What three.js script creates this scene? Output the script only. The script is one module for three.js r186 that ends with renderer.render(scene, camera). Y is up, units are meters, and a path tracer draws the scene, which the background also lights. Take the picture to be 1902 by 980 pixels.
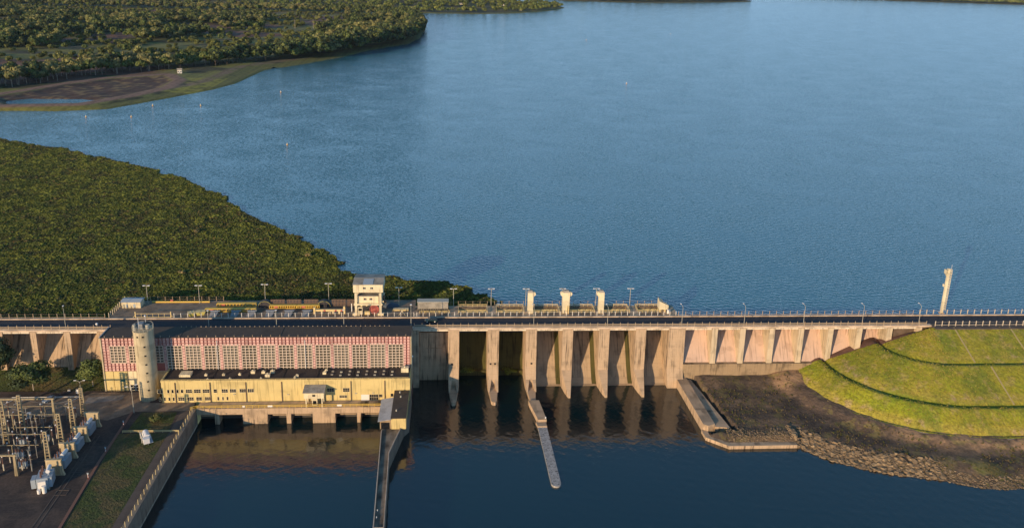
import * as THREE from 'three';
import { mergeGeometries } from 'three/addons/utils/BufferGeometryUtils.js';
import { ConvexGeometry } from 'three/addons/geometries/ConvexGeometry.js';

// ---------------------------------------------------------------- camera, sky, sun, exposure
// World: x along the dam, z downstream, y up, tailwater at y = 0, reservoir at y = 21, crest road at y = 24.
const R = Math.PI / 180;
const scene = new THREE.Scene();
const camera = new THREE.PerspectiveCamera(2 * Math.atan(630 / 1515) / R, 1902 / 980, 1, 30000);
camera.position.set(0, 155.68, 279.1);
camera.rotation.order = 'YXZ';
camera.rotation.set(-15.5 * R, -4.3 * R, 1.55 * R);
camera.setViewOffset(1902, 1260, 0, 280, 1902, 980);

const SUN_AZ = 38 * R, SUN_EL = 11 * R;
const SUN = new THREE.Vector3(-Math.sin(SUN_AZ) * Math.cos(SUN_EL), Math.sin(SUN_EL), Math.cos(SUN_AZ) * Math.cos(SUN_EL));
{
  const W = 512, H = 256, d = new Float32Array(W * H * 4), v = new THREE.Vector3();
  for (let j = 0; j < H; j++) for (let i = 0; i < W; i++) {
    const el = ((j + .5) / H - .5) * Math.PI, az = ((i + .5) / W - .5) * 2 * Math.PI;
    v.set(Math.cos(el) * Math.cos(az), Math.sin(el), Math.cos(el) * Math.sin(az));
    const s = Math.max(v.y, 0), a = Math.acos(Math.min(1, v.dot(SUN))) / R;
    const h = Math.exp(-s * 3.3), g = .3 * Math.exp(-a / 14);
    const o = (j * W + i) * 4;
    d[o] = .0 + .56 * h + g * 1.0; d[o + 1] = .10 + .80 * h + g * .7; d[o + 2] = .25 + 1.0 * h + g * .4; d[o + 3] = 1;
  }
  const sky = new THREE.DataTexture(d, W, H, THREE.RGBAFormat, THREE.FloatType);
  sky.mapping = THREE.EquirectangularReflectionMapping; sky.magFilter = sky.minFilter = THREE.LinearFilter;
  sky.wrapS = THREE.RepeatWrapping; sky.needsUpdate = true;
  scene.background = sky; scene.environment = sky;
}
const sun = new THREE.DirectionalLight(new THREE.Color().setRGB(1, .71, .42), 5);
sun.position.copy(SUN).multiplyScalar(600).add(new THREE.Vector3(20, 0, 0)); sun.target.position.set(20, 0, 0);
sun.castShadow = true; sun.shadow.mapSize.set(4096, 4096);
Object.assign(sun.shadow.camera, { left: -260, right: 260, top: 260, bottom: -260, near: 50, far: 1400 });
scene.add(sun, sun.target);
const renderer = new THREE.WebGLRenderer({ antialias: true });
renderer.toneMapping = THREE.LinearToneMapping; renderer.toneMappingExposure = 1.1;
renderer.shadowMap.enabled = true;

// ---------------------------------------------------------------- helpers
const rng = (s) => () => { s |= 0; s = s + 0x6D2B79F5 | 0; let t = Math.imul(s ^ s >>> 15, 1 | s); t = t + Math.imul(t ^ t >>> 7, 61 | t) ^ t; return ((t ^ t >>> 14) >>> 0) / 4294967296; };
const lerp = (a, b, t) => a + (b - a) * t, clamp = (x, a, b) => Math.min(b, Math.max(a, x));
const sstep = (a, b, x) => { const t = clamp((x - a) / (b - a), 0, 1); return t * t * (3 - 2 * t); };
const hash = (i, j, s) => { let h = Math.imul(i, 374761393) + Math.imul(j, 668265263) + Math.imul(s, 974634777) | 0; h = Math.imul(h ^ h >>> 13, 1274126177); return ((h ^ h >>> 16) >>> 0) / 4294967296; };
function vn(x, y, px, py, s) {              // value noise that repeats after px, py cells
  const i = Math.floor(x), j = Math.floor(y), fx = x - i, fy = y - j, u = fx * fx * (3 - 2 * fx), v = fy * fy * (3 - 2 * fy);
  const i0 = ((i % px) + px) % px, i1 = (i0 + 1) % px, j0 = ((j % py) + py) % py, j1 = (j0 + 1) % py;
  return lerp(lerp(hash(i0, j0, s), hash(i1, j0, s), u), lerp(hash(i0, j1, s), hash(i1, j1, s), u), v);
}
function fbm(u, v, nx, ny, oct, s) { let a = 0, w = .5, t = 0; for (let k = 0; k < oct; k++) { a += w * vn(u * nx, v * ny, nx, ny, s + k); t += w; w *= .55; nx *= 2; ny *= 2; } return a / t; }
const noise = (x, z, s = 1) => fbm(x, z, 1 << 12, 1 << 12, 4, s);   // plain world noise, 1 cell = 1 unit / 4096 in u
const wn = (x, z, size, s = 1) => { let a = 0, w = .5, t = 0, f = 1 / size; for (let k = 0; k < 4; k++) { a += w * vn(x * f + 500, z * f + 500, 1 << 14, 1 << 14, s + k); t += w; w *= .5; f *= 2; } return a / t; };
const s8 = (c) => Math.round(255 * clamp(c <= .0031308 ? 12.92 * c : 1.055 * Math.pow(Math.max(c, 0), 1 / 2.4) - .055, 0, 1));
function tex(size, tile, fn, colour = true) {        // fn(u, v) -> linear number or [r, g, b]; tile in metres
  const d = new Uint8Array(size * size * 4);
  for (let j = 0; j < size; j++) for (let i = 0; i < size; i++) {
    let c = fn((i + .5) / size, (j + .5) / size); if (typeof c === 'number') c = [c, c, c];
    const o = (j * size + i) * 4;
    for (let k = 0; k < 3; k++) d[o + k] = colour ? s8(c[k]) : Math.round(255 * clamp(c[k], 0, 1));
    d[o + 3] = 255;
  }
  const t = new THREE.DataTexture(d, size, size, THREE.RGBAFormat);
  t.wrapS = t.wrapT = THREE.RepeatWrapping; t.magFilter = THREE.LinearFilter; t.minFilter = THREE.LinearMipmapLinearFilter; t.generateMipmaps = true;
  t.repeat.set(1 / tile, 1 / tile); if (colour) t.colorSpace = THREE.SRGBColorSpace; t.needsUpdate = true;
  return t;
}
const mixc = (a, b, t) => [lerp(a[0], b[0], t), lerp(a[1], b[1], t), lerp(a[2], b[2], t)];
const T = {};
T.mottle = tex(512, 14, (u, v) => .62 + .38 * sstep(.25, .7, fbm(u, v, 6, 6, 6, 3)) - .14 * sstep(.6, .75, fbm(u, v, 40, 40, 3, 9)));
T.streak = tex(1024, 26, (u, v) => {                 // concrete: water runs, lift joints, patches
  const a = fbm(u, v, 64, 3, 4, 11), b = fbm(u, v, 150, 6, 3, 21), c = fbm(u, v, 8, 8, 5, 31);
  const lift = Math.abs(((v * 13) % 1) - .5) > .475 ? .86 : 1, g = fbm(u, v, 220, 220, 2, 41);
  const dark = (sstep(.5, .76, a) * .5 + sstep(.56, .82, b) * .3) * (.35 + .9 * sstep(.3, .65, fbm(u, v, 7, 4, 3, 37)));
  const k = (.97 - dark - .3 * sstep(.5, .8, c)) * lift * (.9 + .2 * g);
  return [k, k * (.97 + .05 * c), k * (.93 + .1 * c)];
});
T.soft = tex(512, 30, (u, v) => .82 + .2 * fbm(u, v, 12, 12, 5, 51) - .30 * sstep(.5, .8, fbm(u, v, 70, 5, 3, 55)) - .16 * sstep(.55, .7, fbm(u, v, 5, 9, 4, 57)));
T.asphalt = tex(512, 18, (u, v) => .75 + .35 * fbm(u, v, 5, 5, 5, 61) + .25 * (fbm(u, v, 160, 160, 2, 65) - .5) - .22 * sstep(.62, .66, fbm(u, v, 9, 30, 4, 67)));
T.roof = tex(512, 22, (u, v) => .6 + .7 * fbm(u, v, 7, 7, 6, 71) * (.8 + .4 * fbm(u, v, 60, 60, 2, 75)));
T.soil = tex(1024, 46, (u, v) => {
  const a = fbm(u, v, 7, 7, 6, 81), b = fbm(u, v, 50, 50, 4, 85), c = fbm(u, v, 16, 16, 5, 87);
  let k = mixc([.058, .044, .035], [.15, .105, .068], sstep(.35, .7, a)); k = mixc(k, [.13, .115, .04], .6 * sstep(.52, .68, c));
  return k.map((x) => x * (.55 + .9 * b));
});
T.grass = tex(1024, 60, (u, v) => {
  const a = fbm(u, v, 9, 9, 6, 91), b = fbm(u, v, 90, 90, 4, 95), c = fbm(u, v, 24, 24, 5, 97);
  let k = mixc([.17, .205, .012], [.29, .28, .016], sstep(.3, .7, a)); k = mixc(k, [.38, .30, .08], .5 * sstep(.55, .75, c));
  return k.map((x) => x * (.5 + 1 * b));
});
T.lawn = tex(512, 40, (u, v) => {
  const a = fbm(u, v, 8, 8, 6, 101), b = fbm(u, v, 70, 70, 3, 105);
  return mixc([.042, .06, .010], [.09, .072, .025], sstep(.4, .66, a)).map((x) => x * (.5 + b));
});
T.gravel = tex(1024, 50, (u, v) => {
  const a = fbm(u, v, 8, 8, 6, 111), b = fbm(u, v, 110, 110, 3, 115), c = fbm(u, v, 5, 40, 4, 117);
  return mixc([.038, .029, .027], [.098, .068, .052], sstep(.4, .7, a) * .6 + .4 * sstep(.55, .75, c)).map((x) => x * (.55 + .9 * b));
});
T.speckle = tex(512, 9, (u, v) => .45 + .55 * fbm(u, v, 12, 12, 5, 141) - .4 * sstep(.56, .62, fbm(u, v, 26, 26, 4, 145)));
T.rock = tex(256, 5, (u, v) => .6 + .7 * (fbm(u, v, 6, 6, 5, 121) - .15));
T.bumpFine = tex(512, 6, (u, v) => fbm(u, v, 10, 10, 6, 131), false);
{                                                    // ripples: periodic sum of waves running before a wind from the left
  const make = (N, tile, count, lmin, lmax, seed, spread) => {
    const r = rng(seed), h = new Float32Array(N * N), S = new Float32Array(N * 4);
    for (let i = 0; i < N; i++) S[i] = Math.sin(i / N * 2 * Math.PI);
    for (let k = 0; k < count; k++) {
      const L = lmin * Math.pow(lmax / lmin, Math.pow(r(), 1.3)), th = (100 + (r() + r() + r() - 1.5) * spread) * R;
      const kx = Math.round(tile / L * Math.cos(th)), ky = Math.round(tile / L * Math.sin(th)), ph = Math.floor(r() * N), A = Math.pow(L / lmax, .9);
      for (let j = 0; j < N; j++) for (let i = 0; i < N; i++) h[j * N + i] += A * S[(((kx * i + ky * j + ph) % N) + N) % N];
    }
    if (tile > 100) for (let j = 0; j < N; j++) for (let i = 0; i < N; i++) h[j * N + i] *= .35 + 1.15 * fbm(i / N, j / N, 6, 9, 2, 71);
    let m = 0; for (const x of h) m = Math.max(m, Math.abs(x));
    const d = new Uint8Array(N * N * 4); for (let i = 0; i < N * N; i++) { d[i * 4] = d[i * 4 + 1] = d[i * 4 + 2] = Math.round(127.5 + 127.5 * h[i] / m); d[i * 4 + 3] = 255; }
    const t = new THREE.DataTexture(d, N, N, THREE.RGBAFormat); t.wrapS = t.wrapT = THREE.RepeatWrapping; t.magFilter = THREE.LinearFilter;
    t.minFilter = THREE.LinearMipmapLinearFilter; t.generateMipmaps = true; t.repeat.set(1 / tile, 1 / tile); t.needsUpdate = true; return t;
  };
  T.waves = make(2048, 150, 56, .9, 3.6, 7, 52); T.calm = make(512, 40, 30, .9, 6, 9, 200);
}

const mat = (r, g, b, rough = .9, o = {}) => { const m = new THREE.MeshStandardMaterial({ roughness: rough, metalness: o.metal || 0 }); m.color.setRGB(r, g, b); delete o.metal; Object.assign(m, o); return m; };
const M = {
  concrete: mat(.50, .37, .25, .92, { map: T.streak }), pinkConcrete: mat(.60, .43, .335, .92, { map: T.soft }),
  plinth: mat(.34, .25, .155, .92, { map: T.streak }), tower: mat(.53, .455, .30, .9, { map: T.soft }), beam: mat(.78, .66, .49, .9, { map: T.soft }), kerb: mat(.60, .47, .35, .9, { map: T.mottle }),
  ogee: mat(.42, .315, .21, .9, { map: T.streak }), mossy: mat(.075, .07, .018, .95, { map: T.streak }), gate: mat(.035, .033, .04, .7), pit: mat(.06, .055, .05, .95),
  asphalt: mat(.034, .033, .040, .88, { map: T.asphalt }), roof: mat(.072, .054, .041, .9, { map: T.roof }), lowRoof: mat(.046, .037, .034, .92, { map: T.roof }), deck: mat(.25, .185, .13, .92, { map: T.mottle }),
  tile: mat(.70, .43, .39, .75, { map: T.soft }), tileJoint: mat(.33, .12, .11, .9), winFrame: mat(.58, .48, .39, .8), glass: mat(.075, .068, .05, .3), glass2: mat(.13, .12, .095, .35), glass3: mat(.05, .045, .03, .2), darkGlass: mat(.012, .014, .018, .15),
  yellowWall: mat(.66, .53, .235, .92, { map: T.soft }), cream: mat(.78, .68, .46, .85, { map: T.soft }), white: mat(.72, .70, .66, .8), whiteMetal: mat(.74, .73, .72, .5), yellow: mat(.62, .42, .075, .65), paleYellow: mat(.66, .52, .25, .75),
  post: mat(.42, .32, .21, .9), lampPole: mat(.42, .40, .33, .6), greyRoof: mat(.34, .315, .27, .85, { map: T.mottle }), metalRoof: mat(.42, .42, .42, .6, { map: T.mottle }), blueGrey: mat(.30, .36, .42, .6), steel: mat(.25, .26, .27, .5, { metal: .3 }),
  brownSlat: mat(.16, .105, .075, .85), red: mat(.42, .11, .085, .7), orange: mat(.75, .36, .05, .6), black: mat(.012, .012, .013, .7), rust: mat(.20, .10, .07, .9),
  soil: mat(1, 1, 1, .97, { vertexColors: true, map: T.soil, bumpMap: T.bumpFine, bumpScale: .25 }), grass: mat(1, 1, 1, .95, { vertexColors: true, map: T.grass, bumpMap: T.bumpFine, bumpScale: .3 }), lawn: mat(1, 1, 1, .95, { map: T.lawn, bumpMap: T.bumpFine, bumpScale: .3 }),
  gravel: mat(1, 1, 1, .95, { map: T.gravel }), wallGrey: mat(.235, .195, .15, .92, { map: T.streak }), tail: mat(.52, .50, .48, .9, { map: T.speckle }), drain: mat(.36, .29, .14, .95), fill: mat(.14, .10, .07, .97, { map: T.mottle }), buttress: mat(.60, .49, .34, .9, { map: T.soft }), firewall: mat(.56, .46, .29, .9, { map: T.soft }), path: mat(.11, .085, .07, .95, { map: T.mottle }), slab: mat(.27, .255, .235, .9, { map: T.mottle }), rock: mat(.26, .185, .11, .95, { map: T.rock }), rock2: mat(.19, .14, .085, .95, { map: T.rock }), rock3: mat(.32, .235, .14, .95, { map: T.rock }),
  mast: mat(.36, .30, .185, .9, { map: T.soft }), bark: mat(.13, .10, .075, .95), paleBark: mat(.33, .28, .22, .95), soilRed: mat(.20, .105, .075, .97, { map: T.mottle }), porcelain: mat(.16, .09, .07, .4), leaf: mat(1, 1, 1, .85, { vertexColors: true }), land: mat(1, 1, 1, .97, { vertexColors: true, map: T.mottle }),
};
M.waterUp = new THREE.MeshPhysicalMaterial({ roughness: .14, ior: 2.35, bumpMap: T.waves, bumpScale: .62 }); M.waterUp.color.setRGB(.02, .13, .175);
M.waterDown = new THREE.MeshPhysicalMaterial({ roughness: .12, ior: 1.85, bumpMap: T.calm, bumpScale: .06 }); M.waterDown.color.setRGB(.001, .014, .018);

function boxUV(g, top = 1) {                                   // uv in metres from the face each triangle turns to
  const p = g.attributes.position, n = p.count, uv = new Float32Array(n * 2), a = new THREE.Vector3(), b = new THREE.Vector3(), c = new THREE.Vector3();
  for (let i = 0; i < n; i += 3) {
    a.fromBufferAttribute(p, i); b.fromBufferAttribute(p, i + 1).sub(a); c.fromBufferAttribute(p, i + 2).sub(a); b.cross(c);
    const x = Math.abs(b.x), y = Math.abs(b.y), z = Math.abs(b.z);
    for (let k = 0; k < 3; k++) {
      a.fromBufferAttribute(p, i + k);
      const q = y >= x && y >= z ? [a.x * top, a.z] : x >= z ? [a.z + a.x * .3, a.y] : [a.x, a.y];
      uv[(i + k) * 2] = q[0]; uv[(i + k) * 2 + 1] = q[1];
    }
  }
  g.setAttribute('uv', new THREE.BufferAttribute(uv, 2)); return g;
}
const V = (x, y, z) => new THREE.Vector3(x, y, z);
const counts = {};
function numbered(n) { const k = counts[n] = (counts[n] ?? -1) + 1; return k ? `${n}_${String(k).padStart(3, '0')}` : n; }
function place(o, parent) { if (!parent) { o.name = numbered(o.name); scene.add(o); } else parent.add(o); o.castShadow = o.receiveShadow = true; return o; }
function mesh(name, geo, m, parent) { const o = new THREE.Mesh(geo, m); o.name = name; return place(o, parent); }
class MB {
  constructor() { this.g = []; }
  add(g, m) { g = g.index ? g.toNonIndexed() : g; for (const k of Object.keys(g.attributes)) if (k !== 'position' && k !== 'normal') g.deleteAttribute(k); if (m) g.applyMatrix4(m); this.g.push(g); return this; }
  box(x0, x1, y0, y1, z0, z1) { const g = new THREE.BoxGeometry(Math.abs(x1 - x0), Math.abs(y1 - y0), Math.abs(z1 - z0)); g.translate((x0 + x1) / 2, (y0 + y1) / 2, (z0 + z1) / 2); return this.add(g); }
  cyl(x, y, z, r, h, seg = 12, r2 = r) { const g = new THREE.CylinderGeometry(r2, r, h, seg); g.translate(x, y + h / 2, z); return this.add(g); }
  bar(p, q, r, seg = 5, r2 = r) { const d = q.clone().sub(p), L = d.length(), g = new THREE.CylinderGeometry(r2, r, L, seg); g.translate(0, L / 2, 0); return this.add(g, new THREE.Matrix4().compose(p, new THREE.Quaternion().setFromUnitVectors(V(0, 1, 0), d.normalize()), V(1, 1, 1))); }
  beam(p, q, w, h) { const d = q.clone().sub(p), L = d.length(), g = new THREE.BoxGeometry(w, h, L); g.translate(0, 0, L / 2); const m = new THREE.Matrix4().lookAt(q, p, V(0, 1, 0)); m.setPosition(p); return this.add(g, m); }
  prismX(pts, x0, x1) { const s = new THREE.Shape(pts.map(([z, y]) => new THREE.Vector2(-z, y))), g = new THREE.ExtrudeGeometry(s, { depth: x1 - x0, bevelEnabled: false }); g.rotateY(Math.PI / 2); g.translate(x0, 0, 0); return this.add(g); }
  prismY(pts, y0, y1) { const s = new THREE.Shape(pts.map(([x, z]) => new THREE.Vector2(x, -z))), g = new THREE.ExtrudeGeometry(s, { depth: y1 - y0, bevelEnabled: false }); g.rotateX(-Math.PI / 2); g.translate(0, y0, 0); return this.add(g); }
  prismZ(pts, z0, z1) { const s = new THREE.Shape(pts.map(([x, y]) => new THREE.Vector2(x, y))), g = new THREE.ExtrudeGeometry(s, { depth: z1 - z0, bevelEnabled: false }); g.translate(0, 0, z0); return this.add(g); }
  hull(pts) { return this.add(new ConvexGeometry(pts.map((p) => V(...p)))); }
  geo(top) { return boxUV(this.g.length > 1 ? mergeGeometries(this.g) : this.g[0], top); }
  build(name, m, parent) { return mesh(name, this.geo(m.map === T.streak ? .11 : 1), m, parent); }
}
const mb = () => new MB();
function tag(o, label, category, group, kind) { o.userData.label = label; o.userData.category = category; if (group) o.userData.group = group; if (kind) o.userData.kind = kind; return o; }
function struct(o, label, category) { o.userData.kind = 'structure'; o.userData.label = label; o.userData.category = category; return o; }
function thing(name, label, category, pos = [0, 0, 0], turn = 0, group) { const o = new THREE.Group(); o.name = name; place(o); o.position.set(...pos); o.rotation.y = turn; return tag(o, label, category, group); }
function copy(o, name, pos, turn, label) { const c = o.clone(); c.name = numbered(name); scene.add(c); c.position.set(...pos); if (turn !== undefined) c.rotation.y = turn; c.userData = { ...o.userData }; if (label) c.userData.label = label; return c; }
function grid(x0, x1, z0, z1, nx, nz, yf, cf) {        // height field with uv in metres
  const P = [], U = [], C = [], I = [];
  for (let j = 0; j <= nz; j++) for (let i = 0; i <= nx; i++) { const x = lerp(x0, x1, i / nx), z = lerp(z0, z1, j / nz); P.push(x, yf(x, z), z); U.push(x, z); if (cf) C.push(...cf(x, z)); }
  for (let j = 0; j < nz; j++) for (let i = 0; i < nx; i++) { const a = j * (nx + 1) + i, b = a + 1, c = a + nx + 1, e = c + 1; I.push(a, c, b, b, c, e); }
  const g = new THREE.BufferGeometry(); g.setAttribute('position', new THREE.Float32BufferAttribute(P, 3)); g.setAttribute('uv', new THREE.Float32BufferAttribute(U, 2));
  if (cf) g.setAttribute('color', new THREE.Float32BufferAttribute(C, 3)); g.setIndex(I); g.computeVertexNormals(); return g;
}
function flat(pts, y) { const s = new THREE.Shape(pts.map(([x, z]) => new THREE.Vector2(x, -z))), g = new THREE.ShapeGeometry(s); g.rotateX(-Math.PI / 2); g.translate(0, y, 0); return boxUV(g.toNonIndexed()); }
function inside(pts, x, z) { let c = false; for (let i = 0, j = pts.length - 1; i < pts.length; j = i++) { const [a, b] = pts[i], [d, e] = pts[j]; if ((b > z) !== (e > z) && x < (d - a) * (z - b) / (e - b) + a) c = !c; } return c; }
function edgeDist(pts, x, z, closed = true) { let m = 1e9; for (let i = 0, n = pts.length; i < (closed ? n : n - 1); i++) { const [a, b] = pts[i], [c, d] = pts[(i + 1) % n], ux = c - a, uz = d - b, t = clamp(((x - a) * ux + (z - b) * uz) / (ux * ux + uz * uz), 0, 1); m = Math.min(m, Math.hypot(x - a - ux * t, z - b - uz * t)); } return m; }
const sdist = (pts, x, z) => (inside(pts, x, z) ? 1 : -1) * edgeDist(pts, x, z);
function instanced(name, geo, m, list, parent) {       // list: [x, y, z, turn, scale, tilt, [r, g, b]]
  const o = new THREE.InstancedMesh(geo, m, list.length), q = new THREE.Quaternion(), e = new THREE.Euler(), mm = new THREE.Matrix4(), c = new THREE.Color();
  list.forEach(([x, y, z, t, s, tilt, col], i) => { e.set(tilt || 0, t, (tilt || 0) * .6); q.setFromEuler(e); mm.compose(V(x, y, z), q, Array.isArray(s) ? V(...s) : V(s, s, s)); o.setMatrixAt(i, mm); if (col) o.setColorAt(i, c.setRGB(...col)); });
  o.name = name; return place(o, parent);
}
// ---------------------------------------------------------------- water, ground
{
  const quad = (x0, x1, z0, z1, y, rot) => { const g = grid(x0, x1, z0, z1, 8, 8, () => y), u = g.attributes.uv, c = Math.cos(rot), s = Math.sin(rot); for (let i = 0; i < u.count; i++) { const a = u.getX(i), b = u.getY(i); u.setXY(i, a * c - b * s, a * s + b * c); } return g; };
  struct(mesh('reservoir_water', quad(-5000, 11000, -16000, -10.3, 21, .0), M.waterUp), 'wide blue rippled reservoir behind the dam', 'reservoir');
  struct(mesh('river_water', quad(-86.9, 420, -24, 320, 0, .1), M.waterDown), 'dark calm river water below the dam', 'river');
}
const YARD = 6;
struct(mb().box(-420, -88.4, -3, YARD, 11.4, 320).build('yard_ground', M.gravel), 'dark gravel yard ground beside the powerhouse', 'yard');
struct(mesh('grass_bank', grid(-420, -122.6, -7, 15, 120, 14, (x, z) => lerp(9.2, YARD - .05, sstep(-4, 11, z)) + .5 * (wn(x, z, 5, 5) - .5) * sstep(15, 11, z)), M.lawn), 'grassy bank at the foot of the left buttresses', 'bank');
struct(mesh('upper_road', flat([[-420, 15.2], [-128, 15.2], [-126, 12.6], [-104, 12.6], [-104, 20], [-88.4, 20], [-88.4, 25.6], [-107, 25.6], [-114, 31], [-126, 27.5], [-420, 27.5]], YARD + .008), M.deck), 'brown grey service road in front of the powerhouse', 'road');
struct(mesh('lawn', flat([[-107, 39], [-91.4, 39], [-90.6, 320], [-100, 320], [-104.2, 88]], YARD + .012), M.lawn), 'dim lawn between switchyard kerb and quay path', 'lawn');
struct(mesh('lawn', flat([[-104.4, 26.2], [-92.8, 26.2], [-91.8, 37.6], [-105, 37.6]], YARD + .012), M.lawn), 'small lawn patch around the round bush', 'lawn');
struct(mesh('quay_path', flat([[-91.4, 26], [-88.4, 26], [-88.4, 320], [-90.6, 320]], YARD + .016), M.path), 'brown path along the quay wall', 'path');
struct(mesh('paved_slab', flat([[-126.2, 15.9], [-114.2, 14.4], [-114.3, 17.7], [-125.8, 20.3]], YARD + .03), M.slab), 'pale concrete slab beside the service road', 'pavement');
{
  const o = thing('kerb', 'long brown brick kerb between switchyard and lawn', 'kerb', [0, YARD, 0]);
  mb().beam(V(-107.6, .06, 26), V(-106.9, .06, 55), .8, .3).beam(V(-106.9, .06, 55), V(-104.6, .06, 90), .8, .3).beam(V(-104.6, .06, 90), V(-100, .06, 140), .8, .3).build('kerb_stone', M.rust, o);
  const q = thing('parking_bay', 'white lined parking bays beside the grassy bank', 'parking', [0, YARD, 0]);
  mb().box(-152, -129, .012, .12, 15.2, 15.5).build('kerb_line', M.white, q);
  for (const x of [-150, -146.5, -137.5, -129.5]) mb().beam(V(x, .05, 15.6), V(x - 2.5, .05, 20.4), .2, .08).build('bay_line', M.white, q);
  const t = thing('cable_duct', 'pair of pale concrete cable duct covers crossing the yard', 'duct', [0, YARD, 0]);
  for (const q of [0, 1.3]) mb().beam(V(-112.6 - q, .03, 40), V(-109.8 - q, .03, 120), .35, .1).build('duct_cover', M.path, t);
  for (const z of [43, 51.5, 59.5, 68]) mb().box(-113, -109.6, .01, .12, z, z + .2).box(-113, -109.6, .01, .12, z + 2.2, z + 2.4).box(-113, -112.8, .01, .12, z + .2, z + 2.2).box(-109.8, -109.6, .01, .12, z + .2, z + 2.2).build('pit_rim', M.path, t);
}
// right bank: soil, embankment cone
const SHORE = [[88.4, 2], [88.4, 40], [93, 43.2], [116.5, 43.4], [124.5, 51.6], [133.2, 56.3], [140.6, 59.4], [156.2, 63.6], [167.6, 68.1], [175.9, 68.9], [183, 67.7], [205, 71], [245, 75], [430, 90]];
const LANDR = [...SHORE, [430, -12], [88.4, -12]];
const coneD = (x, z) => x < 185 ? Math.hypot((185 - x) / 1.2, Math.max(0, z - 2)) : z - 2;
function soilY(x, z) {
  const s = (inside(LANDR, x, z) ? 1 : -1) * edgeDist(SHORE.slice(1), x, z, false), w = x < 118 ? 3 : 10;
  if (x < 93.4 + z * .125 && z < 37) return -1; return s < 0 ? Math.max(-1.5, s * .4) : 2.6 * sstep(0, w, s) + .4 * sstep(6, 26, s) + 1.1 * sstep(12, 4, z) + 1.7 * sstep(54, 45.6, coneD(x, z) + (wn(x, z, 6, 21) - .5) * 3) + (wn(x, z, 7, 3) - .5) * .9 * sstep(0, 4, s) + (wn(x, z, 1.8, 8) - .5) * .3;
}
const soilC = (x, z) => { const d = coneD(x, z), s = edgeDist(SHORE.slice(1), x, z, false), m = wn(x, z, 5, 23), n = wn(x, z, 2.2, 27); let c = mixc([1, 1, 1], [2.3, 2.05, 1.75], sstep(54, 49, d + (m - .5) * 9) * sstep(.32, .5, n + .1)); c = mixc(c, [.62, .66, .75], .8 * sstep(3.2, 1.6, Math.abs(s - 14 - (m - .5) * 3)) * sstep(118, 128, x)); return mixc(c, [1.25, 1.6, .8], sstep(150, 175, x) * sstep(13, 9, s) * sstep(.45, .6, m)); };
struct(mesh('soil_bank', grid(88.6, 430, -6, 92, 340, 110, soilY, soilC), M.soil), 'dark soil and dry weeds between dam foot and river', 'bank');
const CONE = [[0, 24, 0], [1.2, 23.6, 0], [14.6, 17.5, 0], [15.3, 16.9, 1], [16.4, 16.05, 1], [16.9, 17.2, 0], [18.2, 16.95, 0], [32.4, 10.4, 0], [33.1, 9.75, 1], [34.3, 8.8, 1], [34.8, 10.1, 0], [36.2, 9.8, 0], [43.4, 5.2, 0], [43.9, 4.6, 1], [44.5, 4.15, 1], [44.9, 4.75, 0], [45.6, 4.2, 0]];
function coneAt(d, s) { return s < 0 ? [s + 185, 2 + d] : [185 - 1.2 * d * Math.sin(s), 2 + d * Math.cos(s)]; }
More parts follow.
